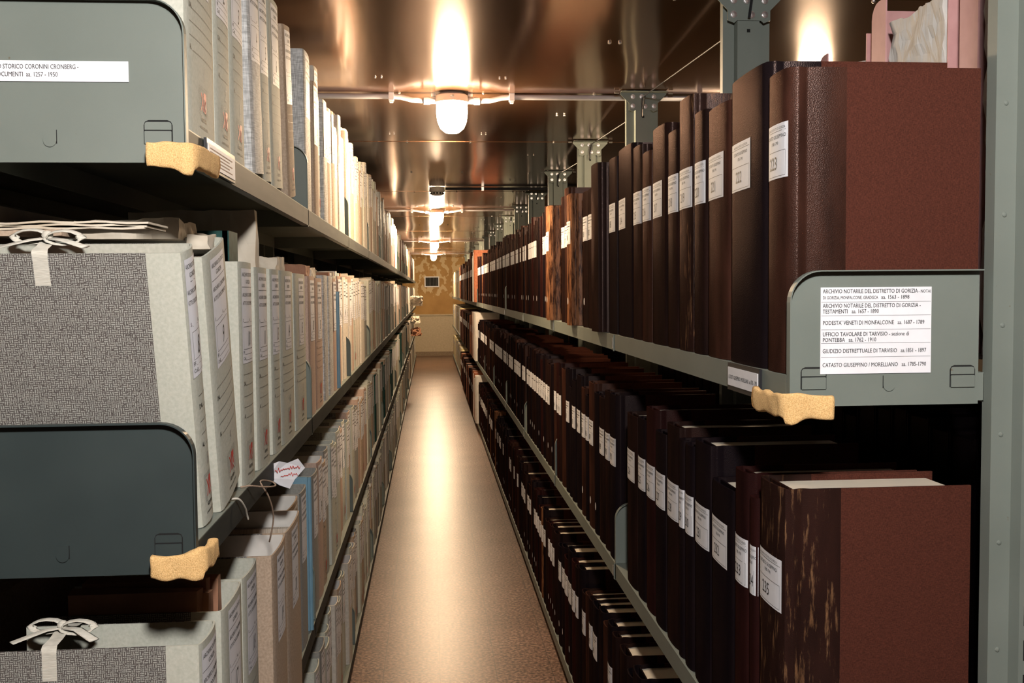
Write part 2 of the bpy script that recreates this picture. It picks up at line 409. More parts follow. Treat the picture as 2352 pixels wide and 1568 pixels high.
def box_cover(mb, w, h, d, style, t=.0028):
    P = box_path(w, d, BULGE); Q = inset(P, -t)
    # make sure the inset lies inside
    if abs(Q[0][0]) > abs(P[0][0]): Q = inset(P, t)
    sp, sd, ins = STYLE[style]; n = len(P)
    def mats(i): return (sd if (i < 1 or i > n-3 or i == 1 and False) else sp, ins)
    def mats(i):
        ymid = (P[i][1]+P[i+1][1])/2
        return (sd if ymid > .044 else sp, ins)
    mb.band(P, Q, 0, h, mats)
def archive_label(mb, w, h, num, surf, full, rnd, lw=.084, lh=.148, ink='ink', hand=True):
    lw = min(lw, w-.012); x0, x1 = -lw/2, lw/2; z1 = h-.010; z0 = z1-lh; c = 0
    if full:
        f = lw*.9
        put(mb, 'ARCHIVIO DI STATO', c, z1-.0125, .0085, 'ink', 'C', surf, f)
        put(mb, 'GORIZIA', c, z1-.0235, .0085, 'ink', 'C', surf, f*.6)
        stroke(mb, x0+.002, z1-.029, x1-.002, z1-.029, .0007, surf=surf)
        put(mb, 'ARCHIVIO CORONINI', c, z1-.044, .0085, 'ink', 'C', surf, f)
        put(mb, 'ATTI E DOCUMENTI', c, z1-.057, .0082, 'ink', 'C', surf, f)
        put(mb, 'S.', x0+.004, z1-.083, .007, 'ink', 'L', surf); stroke(mb, x0+.01, z1-.084, c+.004, z1-.084, surf=surf)
        put(mb, 'A.', c+.006, z1-.083, .007, 'ink', 'L', surf); stroke(mb, c+.013, z1-.084, x1-.006, z1-.084, surf=surf)
        put(mb, 'FF.', x0+.004, z1-.1335, .0075, 'ink', 'L', surf); stroke(mb, x0+.014, z1-.134, x1-.008, z1-.134, surf=surf)
        put(mb, 'Coll.', x0+.004, z1-.1425, .0075, 'ink', 'L', surf); stroke(mb, x0+.016, z1-.143, x1-.008, z1-.143, surf=surf)
    else:
        for q, wd in ((.010, .8), (.020, .4), (.040, .85), (.053, .85)):
            stroke(mb, -lw*wd/2, z1-q, lw*wd/2, z1-q, .0035, 'faint', surf)
        for q in (.029, .084, .134, .143): stroke(mb, x0+.006, z1-q, x1-.006, z1-q, .0007, surf=surf)
    a, b, e, g = x0+.007, x1-.007, z1-.091, z1-.126
    for q in ((a, e, b, e), (a, g, b, g), (a, g, a, e), (b, g, b, e)): stroke(mb, *q, .0006, surf=surf)
    if num:
        put(mb, num, c, g+.004, .034, 'ink', 'C', surf, lw*.5, .18, .62)
def spine_print(mb, w, surf, num, full, rnd, dark=True):
    a, b = -w/2+.016, w/2-.018
    for i, q in enumerate((.172, .155, .138, .121, .104)):
        stroke(mb, a+(.012 if i in (1, 4) else 0), q, b, q, .0005, 'ink', surf)
    if full:
        put(mb, 'DAL', a, .155, .009, 'ink', 'L', surf, sx=.7); put(mb, 'AL', a, .104, .009, 'ink', 'L', surf, sx=.7)
    if num: put(mb, num, 0, .076, .024, 'pencil', 'C', surf, None, .15, .6)
    L = min(.054, w*.55); x0 = -L/2-w*.02; z0 = .030; Hh = .038
    for i in range(14):
        for j in range(12):
            x = x0+L*i/14; z = z0+Hh*j/12
            if x0+L*.18 < x < x0+L*.62 and z < z0+Hh*.80: continue
            stroke(mb, x, z, x+L/26, z+Hh/14, .0006, 'faint', surf)
    k = L*.28
    put(mb, 'K', x0+L*.17, z0+.006, Hh*.88, 'red', 'L', surf, k, mirror=True)
    sheet(mb, x0+L*.47, x0+L*.75, z0+.005, z0+.005+Hh*.68, 'red', surf, .0006, n=2)
    put(mb, 'K', x0+L*.48, z0+.003, Hh*.74, 'cream' if w > .09 else 'cream_far', 'L', surf, k*1.05, off=.0009)
    if full:
        put(mb, 'karnak', x0+L*.46, z0-.007, .0105, 'ink', 'C', surf, L*.6)
        put(mb, "IL MONDO DELL'UFFICIO", x0+L*.46, z0-.0165, .0042, 'ink', 'C', surf, L*.85)
def papers_block(mb, w, h, d, rnd, top=None, mat='papers'):
    k = rnd.randint(2, 5); x = -w/2+.0035; tot = w-.007
    cuts = sorted([0]+[rnd.random() for _ in range(k-1)]+[1])
    for a, b in zip(cuts, cuts[1:]):
        if b-a < .04: continue
        hh = (top if top else h)-rnd.uniform(.008, .035)
        mb.rbox(x+tot*a+.0006, x+tot*b-.0006, .014+rnd.uniform(0, .008), d-.004-rnd.uniform(0, .02), .002, hh, rnd.choice([mat, mat, 'oldpaper', 'brownpaper', 'white']), rnd, .0004)

XL, XR, Y0, BAY = -.284, .448, 1.241, 1.2
LZ = {1: 1.555, 2: 1.060, 3: .570, 4: .085}
RZ = {1: 1.250, 2: .685, 3: .085}
NB = 16
DL, DR = .248, .254
far_left, far_right = [], []   # items beyond the individual ones go into one mesh per side
COLWORD = {'cream': 'cream', 'kraft': 'tan cardboard', 'pink': 'dull pink', 'linen': 'grey linen', 'grey': 'grey', 'white': 'white',
           'pale': 'pale', 'rust': 'rust brown', 'green': 'dark green', 'blue': 'blue', 'yellow': 'pale yellow', 'maroon': 'maroon', 'leather': 'dark leather', 'worn': 'scuffed brown'}
ORD = ['first', 'second', 'third', 'fourth', 'fifth', 'sixth', 'seventh', 'eighth', 'ninth', 'tenth', 'eleventh', 'twelfth', 'thirteenth',
       'fourteenth', 'fifteenth', 'sixteenth', 'seventeenth', 'eighteenth', 'nineteenth', 'twentieth']
LROW = {1: 'top shelf', 2: 'second shelf', 3: 'third shelf', 4: 'bottom shelf'}
RROW = {1: 'top shelf', 2: 'middle shelf', 3: 'bottom shelf'}

def left_item(row, ya, yb, h, style, num=None, lean=0, out=0, label=None, seed=0, logo=None, top=None, lab=True, band=None):
    rnd = random.Random(seed*7919+row*131+int(ya*1000))
    w = yb-ya-.0025; yc = (ya+yb)/2; near = ya < 5.2; full = ya < 3.3
    x = XL-.003+out
    z = LZ[row]+.0006
    if lean: z += abs(math.sin(lean))*w/2
    root = empty('archive_box', (x, yc, z)); 
    root.rotation_euler = (Matrix.Rotation(lean, 3, 'X') @ Matrix.Rotation(math.pi/2, 3, 'Z')).to_euler()
    surf = box_surf(w, BULGE)
    cv = MB(); box_cover(cv, w, h, DL, style)
    if not near:
        papers_block(cv, w, h, DL, rnd, top)
        if lab: sheet(cv, -w*.36, w*.36, h-.158, h-.01, 'label', surf, .0006, n=3)
        o = cv.build('cover', None, None)
        o.name = 'archive_box'; bpy.data.objects.remove(root)
        o.location = (x, yc, z); o.rotation_euler = (Matrix.Rotation(lean, 3, 'X') @ Matrix.Rotation(math.pi/2, 3, 'Z')).to_euler()
        root = o
    else:
        weld(cv.build('cover', root))
        pm = MB(); papers_block(pm, w, h, DL, rnd, top); pm.build('papers', root)
        if lab:
            lm = MB(); lw = min(.084, w-.012)
            sheet(lm, -lw/2, lw/2, h-.158, h-.01, 'label', surf, .0004)
            lo = lm.build('paper_label', root)
            tm = MB(); archive_label(tm, w, h, num, surf, full, rnd); tm.build('lettering', lo)
        if logo if logo is not None else (style in ('cream', 'kraft') and w > .06 and rnd.random() < .7):
            pm2 = MB(); spine_print(pm2, w, surf, num, full, rnd); pm2.build('spine_print', root)
    return root
def ribbon(root, w, h, yy, rnd, bow=True):
    """cotton tape coming out of a slit near the top edge and tied over the papers"""
    mb = MB(); n = 10; hw = .009
    pts = [(-w/2-.0009, h-.038), (-w/2-.0009, h-.004), (-w/2-.001, h+.002), (-w/2+.006, h+.0045), (-w/4, h+.006), (0, h+.010), (w/4, h+.006), (w/2-.004, h+.0035)]
    vs = []
    for x, z in pts:
        for y in (yy-hw, yy+hw): vs.append((x, y+rnd.uniform(-.001, .001), z))
    mb.add(vs, [(2*i, 2*i+1, 2*i+3, 2*i+2) for i in range(len(pts)-1)], 'ribbon')
    if bow:
        for sgn in (-1, 1):
            L = []
            for i in range(13):
                t = i/12*2*math.pi
                L.append((sgn*.004+.002*math.sin(t), yy+sgn*(.020-.020*math.cos(t)), h+.014+.008*math.sin(t)))
            mb.tube(L, .007, 'ribbon', 6, .0012)
            mb.tube([(0, yy, h+.013), (-.004, yy+sgn*.02, h+.011), (-w*.35, yy+sgn*.05, h+.006)], .007, 'ribbon', 6, .0012)
        mb.lathe([(0, -.006), (.006, -.003), (.007, .002), (.004, .006), (0, .007)], 'ribbon', 8, (0, yy, h+.015))
    return mb.build('ribbon_tie', root, smooth=True)

# ---- bound volume
def book_path(w, d, b):
    hw = w/2; pts = [(hw, d), (hw, .12), (hw, .034+b), (hw-.0035, .024+b), (hw-.0035, .020+b), (hw, .012+b), (hw-.001, .008+b)]
    n = 10
    for i in range(n+1):
        a = math.pi*i/n; pts.append(((hw-.002)*math.cos(a), (b+.007)*(1-math.sin(a)**.5)))
    pts += [(-x, y) for x, y in reversed(pts[:7])]
    return pts
def book_surf(w, b):
    hw = w/2-.002
    def f(x):
        c = max(-1, min(1, x/hw)); return (b+.007)*(1-math.sqrt(max(0, 1-c*c))**.5)
    return f
def book_cover(mb, w, h, d, spine, side, b, t=.0035, leather_to=.078):
    P = book_path(w, d, b); Q = inset(P, -t)
    if abs(Q[0][0]) > abs(P[0][0]): Q = inset(P, t)
    P2 = P[:]
    # split the long board where leather meets cloth
    def mats(i):
        ymid = (P[i][1]+P[i+1][1])/2
        return (side if ymid > leather_to else spine, spine if ymid < leather_to else side)
    P[1] = (P[1][0], leather_to+.0); Q[1] = (Q[1][0], leather_to); P[-2] = (P[-2][0], leather_to); Q[-2] = (Q[-2][0], leather_to)
    mb.band(P, Q, 0, h, mats)
def catasto_label(mb, w, h, num, surf0, full, lw, zc=.29, dx=0):
    surf = lambda x: surf0(x+dx); o0 = len(mb.v)
    x0, x1 = -lw/2, lw/2; z1 = zc+.035; z0 = zc-.035
    if full:
        put(mb, 'ARCHIVIO DI STATO DI GORIZIA', 0, z1-.0075, .0046, 'faint', 'C', surf, lw*.86)
        put(mb, 'CATASTO GIUSEPPINO', 0, z1-.0185, .0066, 'ink', 'C', surf, lw*.92)
        put(mb, '1785-1790', 0, z1-.0265, .0058, 'ink', 'C', surf, lw*.4)
    else:
        stroke(mb, -lw*.42, z1-.007, lw*.42, z1-.007, .0012, 'faint', surf); stroke(mb, -lw*.42, z1-.016, lw*.42, z1-.016, .003, 'faint', surf); stroke(mb, -lw*.2, z1-.024, lw*.2, z1-.024, .0025, 'faint', surf)
    stroke(mb, x0+.002, z1-.0095, x1-.004, z1-.0095, .0005, 'ink', surf)
    a, b_, e, g = x0+.003, x1-.005, z1-.035, z0+.003
    for q in ((a, e, b_, e), (a, g, b_, g), (a, g, a, e), (b_, g, b_, e)): stroke(mb, *q, .0005, 'ink', surf)
    if num: put(mb, num, -lw*.08, g+.009, .0235, 'ink', 'C', surf, lw*.7, 0, .85)
    mb.v[o0:] = [(x+dx, y, z) for x, y, z in mb.v[o0:]]
def right_item(row, ya, yb, h, spine='leather', num=None, side='maroon', lab=True, dot=False, seed=0, out=0, lean=0, labz=.286, d=DR, lw=.094, pages='pages'):
    rnd = random.Random(seed*104729+row*17+int(ya*1000))
    w = yb-ya-.003; yc = (ya+yb)/2; near = ya < 4.2; full = ya < 2.6
    b = min(.005, w*.08); x = XR+.003-out+rnd.uniform(-.001, .001); z = RZ[row]+.0006
    if lean: z += abs(math.sin(lean))*w/2
    rot = (Matrix.Rotation(lean, 3, 'X') @ Matrix.Rotation(-math.pi/2, 3, 'Z')).to_euler()
    surf = book_surf(w, b); lw = min(lw, w*.92); dx = -(w-lw)/2*.6
    cv = MB(); book_cover(cv, w, h, d, spine, side, b)
    def pages_to(mb):
        mb.rbox(-w/2+.004, w/2-.004, b+.016, d-.010, .006, h-.009, pages, rnd, .0003)
        mb.box(-w/2+.0036, w/2-.0036, b+.0135, b+.017, .004, h-.004, spine)   # head band and lining
    def labels_to(mb):
        sheet(mb, dx-lw/2, dx+lw/2, labz-.035, labz+.035, 'label', surf, .0004, 0, 10)
    if near:
        root = empty('bound_volume', (x, yc, z), rot)
        weld(cv.build('cover', root), 50)
        pm = MB(); pages_to(pm); pm.build('page_block', root)
        if lab:
            lm = MB(); labels_to(lm); lo = lm.build('paper_label', root)
            tm = MB(); catasto_label(tm, w, h, num, surf, full, lw, labz, dx); tm.build('lettering', lo)
        if dot:
            dm = MB(); dm.add([(.008*math.cos(a*math.pi/5), surf(.008*math.cos(a*math.pi/5))-.0006, .075+.011*math.sin(a*math.pi/5)) for a in range(10)], [tuple(range(10))], 'label'); dm.build('round_sticker', root)
    else:
        pages_to(cv)
        if lab: labels_to(cv); stroke(cv, -lw*.4, labz+.012, lw*.4, labz+.012, .004, 'faint', surf)
        if dot: cv.add([(.008*math.cos(a*math.pi/4), surf(.008*math.cos(a*math.pi/4))-.0006, .075+.012*math.sin(a*math.pi/4)) for a in range(8)], [tuple(range(8))], 'label')
        root = cv.build('bound_volume', None, (x, yc, z)); root.rotation_euler = rot
    return root
def far_item(mb, side, row, ya, yb, h, style, rnd, out=0, lab=True):
    """a simple volume written straight into the shared mesh of the far end"""
    w = yb-ya-.003; sp, sd, ins = STYLE[style]; X = (XL-.01+out) if side < 0 else (XR+.01-out); z = (LZ if side < 0 else RZ)[row]+.0006
    P = [(w/2, .24), (w/2, .012), (w/4, .002), (-w/4, .002), (-w/2, .012), (-w/2, .24)]
    def tr(p): return ((X-p[1], (ya+yb)/2+p[0]) if side < 0 else (X+p[1], (ya+yb)/2-p[0]))
    Q = [tr(p) for p in P]
    mb.prism(Q, z, z+h, sp)
    if lab:
        a, b = tr((w*.35, .0005)), tr((-w*.35, .0005)); l0, l1 = (h-.15, h-.01) if side < 0 else (.25, .32)
        mb.add([(a[0], a[1], z+l0), (b[0], b[1], z+l0), (b[0], b[1], z+l1), (a[0], a[1], z+l1)], [(0, 1, 2, 3)], 'label')

# ---------------------------------------------------------------- room
H_C = 2.065; Y_E = 21.3; Y_B = -3.0; X_A, X_B = -2.05, 2.35
def struct(o): o['kind'] = 'structure'; return o
f = MB(); f.box(X_A, X_B, Y_B, Y_E, -.05, 0, 'floor'); struct(f.build('floor'))
c = MB()
for i in range(21): # overlapping metal sheets, each lap a small step
    y = Y0+BAY*(i-3)
    c.box(X_A, X_B, y+.0, y+BAY, H_C+(.0015 if i % 2 else 0), H_C+.03, 'ceiling')
ceil = struct(c.build('ceiling'))
e = MB(); e.box(X_A, X_B, Y_E, Y_E+.1, .0, H_C+.03, 'endwall'); struct(e.build('wall_end'))
e = MB(); e.box(X_A, X_B, Y_E-.035, Y_E, .09, .845, 'dado'); struct(e.build('trim_1'))
e = MB(); e.box(X_A, X_B, Y_E-.055, Y_E, .845, .875, 'dado'); struct(e.build('trim_2'))
e = MB(); e.box(X_A, X_B, Y_E-.055, Y_E, 0, .09, 'plinth'); struct(e.build('baseboard_end'))
e = MB(); e.box(X_A-.1, X_A, Y_B, Y_E+.1, 0, H_C+.03, 'sidewall'); struct(e.build('wall_left'))
e = MB(); e.box(X_B, X_B+.1, Y_B, Y_E+.1, 0, H_C+.03, 'sidewall'); struct(e.build('wall_right'))
e = MB(); e.box(X_A-.1, X_B+.1, Y_B-.1, Y_B, 0, H_C+.03, 'sidewall'); struct(e.build('wall_back'))
rv = MB()   # rivets of the ceiling sheets
for i in range(18):
    y = Y0+BAY*i
    for x in (-1.0, -.55, -.10, .20, .60, 1.1, 1.5):
        rv.lathe([(.006, 0), (.006, -.002), (.003, -.005), (0, -.006)], 'bolt', 8, (x, y+.01, H_C))
    for x in (.52, .55): rv.lathe([(.005, 0), (.005, -.004), (0, -.006)], 'bolt', 8, (x, y+.45, H_C))
    for x in (-.15, -.17, .24, .26): 
        if i in (1, 2): rv.lathe([(.003, 0), (.003, -.004), (0, -.005)], 'bolt', 6, (x, y+.95, H_C))
rv.build('rivet_rows', ceil)
vt = empty('wall_vent', (.047, Y_E, 1.554)); tag(vt, 'small louvred air vent with white frame high on the ochre end wall', 'vent')
v1 = MB(); fw, fh = .155, .112
for q in ((-fw, fw, -fh, -fh+.022), (-fw, fw, fh-.022, fh), (-fw, -fw+.022, -fh+.022, fh-.022), (fw-.022, fw, -fh+.022, fh-.022)): v1.box(q[0], q[1], -.015, 0, q[2], q[3], 'label')
v1.build('frame', vt)
v1 = MB(); v1.box(-fw+.02, fw-.02, -.004, 0, -fh+.02, fh-.02, 'hole'); v1.build('backing', vt)
v1 = MB()
for i in range(9): x = -fw+.036+i*.030; v1.box(x, x+.007, -.010, -.004, -fh+.022, fh-.022, 'faint')
v1.build('louvre', vt)

# ---------------------------------------------------------------- lamps, conduit, detector
for i, (lx, ly, colr, s, lb) in enumerate(LAMPS):
    M['glow%d' % i] = glow('lamp_glass_lit_%d' % i, colr, s)
    r = empty('bulkhead_lamp', (lx, ly, H_C)); tag(r, lb, 'ceiling lamp', 'bulkhead lamps on the ceiling')
    b = MB(); b.lathe([(0, -.001), (.045, -.001), (.058, -.010), (.060, -.034), (.056, -.036), (.0, -.036)], 'lampbody', 28)
    for a in (-1, 1):
        b.box(a*.066-.008, a*.066+.008, -.008, .008, -.012, -.001, 'lampbody')
    o = b.build('housing', r, smooth=False); weld(o, 40)
    b = MB(); b.lathe([(.0, -.003), (.006, -.003), (.007, .001), (.0, .003)], 'bolt', 8, (0, -.061, -.018)); b.build('screw', r)
    g = MB(); g.lathe([(.055, -.036), (.0555, -.070), (.052, -.100), (.042, -.124), (.024, -.139), (0, -.143)], 'glow%d' % i, 28); g.build('glass_globe', r, smooth=True)
    for a in (-1, 1):
        b = MB(); b.tube([(a*.058, 0, -.026), (a*.078, 0, -.026)], .011, 'conduit', 10); b.tube([(a*.078, 0, -.026), (a*.100, 0, -.026)], .014, 'conduit', 10); b.build('cable_gland', r)
for i, (lx, ly, colr, s, lb) in enumerate(LAMPS[:5]):
    if ly < 2: continue
    for a, word in ((-1, 'left'), (1, 'right')):
        r = empty('conduit', (lx, ly, H_C))
        tag(r, 'grey conduit clipped to the ceiling, running %s from the %s aisle lamp' % (word, ['nearest', 'second', 'third', 'farthest'][i]), 'conduit', 'conduits beside the ceiling lamps')
        p = MB(); xe = -1.9-lx if a < 0 else (1.27 if i == 0 else 2.2)-lx
        p.tube([(a*.100, 0, -.026), (a*.14, 0, -.024), (a*.18, 0, -.014), (a*.21, 0, -.012), (xe, 0, -.012)], .0095, 'conduit', 10); p.build('pipe', r, smooth=True)
        for k, cx in enumerate((.215, .9)):
            q = MB(); cx *= a; q.box(cx-.009, cx+.009, -.016, .016, -.027, -.0005, 'conduit'); q.box(cx-.006, cx+.006, -.010, .010, -.034, -.027, 'conduit'); q.build('clip', r)
r = empty('smoke_detector', (.058, 6.93, H_C)); tag(r, 'round white smoke detector on the ceiling between the first two lamps', 'smoke detector')
b = MB(); b.lathe([(0, -.001), (.052, -.001), (.054, -.030), (.046, -.036), (0, -.036)], 'lampbody', 28); weld(b.build('base', r))
b = MB(); b.lathe([(.044, -.036), (.040, -.052), (.030, -.058), (0, -.058)], 'lampbody', 24); weld(b.build('sensor_head', r))
b = MB()
for k in range(12): a = k*math.pi/6; b.box(.0425*math.cos(a)-.006, .0425*math.cos(a)+.006, .0425*math.sin(a)-.006, .0425*math.sin(a)+.006, -.049, -.039, 'hole')
b.build('vent_slots', r)
r = empty('cable_conduit', (.058, 6.93, H_C)); tag(r, 'black cable conduit on the ceiling running right from the smoke detector', 'conduit')
b = MB(); b.tube([(.055, 0, -.012), (1.9, 0, -.012)], .010, 'blackcable', 10); b.build('pipe', r)
for x in (.31, 1.0):
    b = MB(); b.box(x-.008, x+.008, -.014, .014, -.025, -.0005, 'bolt'); b.build('clip', r)

# ---------------------------------------------------------------- racks
def shelf_mesh(X, d, y0, y1, zt, side, back=False):
    """a folded steel tray: deck, front lip with a small return, rear lip"""
    s = MB(); a = .0008
    x0, x1 = (X-d, X) if side < 0 else (X, X+d)
    s.box(x0, x1, y0+.001, y1-.001, zt-.0015, zt, 'paint')
    fx = X if side < 0 else X; t = .0015
    f0, f1 = (fx-t, fx) if side < 0 else (fx, fx+t)
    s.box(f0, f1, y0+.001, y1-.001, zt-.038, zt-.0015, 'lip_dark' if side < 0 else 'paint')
    r0, r1 = (fx-.015, fx-t) if side < 0 else (fx+t, fx+.015)
    s.box(r0, r1, y0+.001, y1-.001, zt-.038, zt-.0365, 'paint')
    bx = (x0, x0+t) if side < 0 else (x1-t, x1)
    s.box(bx[0], bx[1], y0+.001, y1-.001, zt-.038, zt-.0015, 'paint')
    for yy in (y0+.001, y1-.003): s.box(x0+.002, x1-.002, yy, yy+.0015, zt-.036, zt-.0015, 'paint')
    return s
def divider(parent, X, y, zt, side, h=.150, depth=.262, r=.040, emboss=False, name='end_panel', mat='paint'):
    """upright plate with a rounded upper front corner and a folded rim that stands out towards -y"""
    z0, z1 = zt-.040, zt+h; sg = -1 if side < 0 else 1
    out = [(0, z0), (0, z1-r)]
    for i in range(1, 10):
        a = math.pi/2*i/9; out.append((r-r*math.cos(a), z1-r+r*math.sin(a)))
    out += [(depth, z1)]
    mb = MB(); n = len(out)
    poly = out+[(depth, z0)]
    v0 = [(X+sg*u, y-.0008, z) for u, z in poly]; v1 = [(X+sg*u, y+.0004, z) for u, z in poly]; k = len(poly)
    mb.add(v0+v1, [tuple(range(k)), tuple(range(2*k-1, k-1, -1))]+[(i, (i+1) % k, k+(i+1) % k, k+i) for i in range(k)], mat)
    inn = []
    for i, p in enumerate(out):
        a = Vector(out[max(i-1, 0)]); b = Vector(out[min(i+1, n-1)]); dd = (b-a).normalized(); inn.append((p[0]+dd.y*.0016, p[1]-dd.x*.0016))
    for i in range(n-1):
        q = [out[i], out[i+1], inn[i+1], inn[i]]
        A = [(X+sg*u, y-.0120, z) for u, z in q]; B = [(X+sg*u, y-.0005, z) for u, z in q]
        mb.add(A+B, [(0, 1, 2, 3), (7, 6, 5, 4), (0, 4, 5, 1), (1, 5, 6, 2), (2, 6, 7, 3), (3, 7, 4, 0)], mat)
    o = mb.build(name, parent)
    if emboss:
        def plate(u0, u1, za, zb, rr, mat, yy, nm, dshape=False):
            pts = []
            if dshape:
                pts = [(u0, zb), (u1, zb)]+[((u0+u1)/2+(u1-u0)/2*math.cos(a), za+(u1-u0)/2+(u1-u0)/2*math.sin(a)) for a in [-math.pi*i/8 for i in range(9)]]
            else:
                pts = [(u0, za), (u1, za), (u1, zb-rr), (u1-rr*.3, zb-rr*.3), (u1-rr, zb), (u0+rr, zb), (u0+rr*.3, zb-rr*.3), (u0, zb-rr)]
            m_ = MB(); A = [(X+sg*u, yy, z) for u, z in pts]; B = [(X+sg*u, y-.0008, z) for u, z in pts]; k = len(pts)
            m_.add(A+B, [tuple(range(k)), tuple(range(2*k-1, k-1, -1))]+[(i, (i+1) % k, k+(i+1) % k, k+i) for i in range(k)], mat); return m_
        for u in (.018, .214 if side > 0 else .245):
            m_ = plate(u, u+.048*.7, zt-.018, zt+.010, .006, 'hole', y-.0012, 'slot'); so = m_.build('slot_opening', o)
            m_ = plate(u+.0012, u+.048*.7-.0012, zt-.018, zt-.003, .001, mat, y-.0030, 'tab'); m_.build('hook_tab', o)
            m_ = plate(u+.0012, u+.048*.7-.0012, zt-.0015, zt+.0078, .003, mat, y-.0016, 'tab'); m_.build('hook_tab', o)
        du = .126 if side > 0 else .152
        m_ = plate(du, du+.015, zt-.022, zt-.002, 0, mat, y-.0022, 'dimple', True); m_.build('punched_dimple', o)
        m_ = plate(du-.0006, du+.0004, zt-.018, zt-.002, 0, 'hole', y-.0014, 'd'); m_.build('dimple_edge', o)
    return o
def bay_of(y): return int((y-Y0)//BAY)
# left rack, back to back with the one of the next aisle
LR = empty('shelving_rack', (XL-.27, Y0, 0)); tag(LR, 'long grey-green steel shelving rack along the left side of the aisle', 'shelving')
RR = empty('shelving_rack', (XR+.33, Y0, 0)); tag(RR, 'long grey-green steel shelving rack along the right side of the aisle', 'shelving')
def P_(o, root): o.location = tuple(o.location[i]-root.location[i] for i in range(3)); return o
def add(mb, name, root): o = mb.build(name, root); return P_(o, root)
XPL = XL-.262-.0575; XP = .768
for row, z in LZ.items():
    for n in range(NB):
        add(shelf_mesh(XL, .262, Y0+BAY*n, Y0+BAY*(n+1), z, -1), 'shelf', LR)
        if n % 4 == 0: pass
    for n in range(0, NB+1):
        if row == 3 and n == 0 or (row == 4 and n < 1): pass
        if n > 10: continue
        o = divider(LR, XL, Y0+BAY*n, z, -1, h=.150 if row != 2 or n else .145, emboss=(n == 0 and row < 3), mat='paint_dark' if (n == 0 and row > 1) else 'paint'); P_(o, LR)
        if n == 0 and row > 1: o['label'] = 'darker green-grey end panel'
        if n == 0 and row in (1, 2): 
            if row == 1:
                s = MB(); sf = lambda x: 0
                s.box(-.565, -.351, Y0-.0025, Y0-.0012, 1.609, 1.633, 'label')
                put(s, 'ARCHIVIO STORICO CORONINI CRONBERG -', -.408, 1.6235, .0078, 'ink', 'R', lambda x: Y0-.0027, off=0, sx=.70)
                put(s, 'ATTI E DOCUMENTI  aa. 1257 - 1950', -.432, 1.6145, .0078, 'ink', 'R', lambda x: Y0-.0027, off=0, sx=.74)
                so = s.build('notice_strip', o); 
for zz, n0, n1 in ((1.585, 0, 12), (1.06, 0, 12), (.57, 0, 12)):   # the shelves facing the next aisle, seen through the gaps
    s = MB(); s.box(-.90, -.625, Y0+.001, Y0+BAY*12, zz-.0015, zz, 'paint'); s.box(-.902, -.90, Y0, Y0+BAY*12, zz-.038, zz, 'paint'); s.box(-.902, -.885, Y0, Y0+BAY*12, zz-.038, zz-.0365, 'paint')
    add(s, 'rear_shelf', LR)
# right rack
for row, z in RZ.items():
    for n in range(NB):
        add(shelf_mesh(XR, .262, Y0+BAY*n, Y0+BAY*(n+1), z+(0 if n < 7 else -.0), 1), 'shelf', RR)
    for n in range(0, 9):
        if row == 1 and n not in (0, 4, 7): continue
        if row == 3: continue
        o = divider(RR, XR, Y0+BAY*n, z, 1, h=.132 if row == 1 and n == 0 else .15, depth=.252 if n == 0 else .262, emboss=(n == 0 and row == 1)); P_(o, RR)
        if n == 0 and row == 1:
            s = MB(); yy = Y0-.0012; sf = lambda x: yy-.0012
            x0, x1, zb, zt = .491, .636, 1.251, 1.3605
            s.box(x0, x1, yy-.0010, yy, zb, zt, 'label')
            rows_ = [(0, 'ARCHIVIO NOTARILE DEL DISTRETTO DI GORIZIA', 659, .0074), (0, 'DI GORIZIA, MONFALCONE, GRADISCA', 672.5, .0056), (0, 'ARCHIVIO NOTARILE DEL DISTRETTO DI GORIZIA -', 692, .0074),
                     (0, 'TESTAMENTI   aa. 1657 - 1890', 705, .0074), (0, "PODESTA' VENETI DI MONFALCONE   aa. 1687 - 1789", 731, .0074), (0, 'UFFICIO TAVOLARE DI TARVISIO - sezione di', 757, .0074),
                     (0, 'PONTEBBA   aa. 1762 - 1910', 770, .0074), (0, 'GIUDIZIO DISTRETTUALE DI TARVISIO   aa.1851 - 1897', 795.5, .0074), (0, 'CATASTO GIUSEPPINO / MORELLIANO   aa. 1785-1790', 827.5, .0074)]
            WID = [.124, .072, .128, .073, .133, .113, .070, .136, .136]
            for (q, t, py, sz), wd in zip(rows_, WID):
                g = glyphs(t)[2]; put(s, t, x0+.0025, zt-(py+4.5-650)*.000553, sz, 'ink', 'L', sf, None, 0, wd/(g*sz), off=0)
            put(s, '- NOTAI', x0+.1275, zt-(659+4.5-650)*.000553, .0056, 'ink', 'L', sf, .016, off=0)
            put(s, 'aa. 1563 - 1898', x0+.0785, zt-(672.5+4.5-650)*.000553, .0070, 'ink', 'L', sf, .037, off=0)
            for py in (684, 715, 747, 778, 810): s.box(x0+.001, x1-.001, yy-.0012, yy-.0010, zt-(py-650)*.000553, zt-(py-650)*.000553+.0004, 'faint')
            s.build('notice_sheet', o)
s = MB(); s.box(.842, 1.12, Y0+.001, Y0+BAY*10, RZ[1]-.0015, RZ[1], 'paint'); s.box(1.119, 1.12, Y0, Y0+BAY*10, RZ[1]-.038, RZ[1], 'paint'); add(s, 'rear_shelf', RR)
s = MB(); s.box(.842, 1.12, Y0+.001, Y0+BAY*10, RZ[2]-.0015, RZ[2], 'paint'); s.box(1.119, 1.12, Y0, Y0+BAY*10, RZ[2]-.038, RZ[2], 'paint'); add(s, 'rear_shelf', RR)
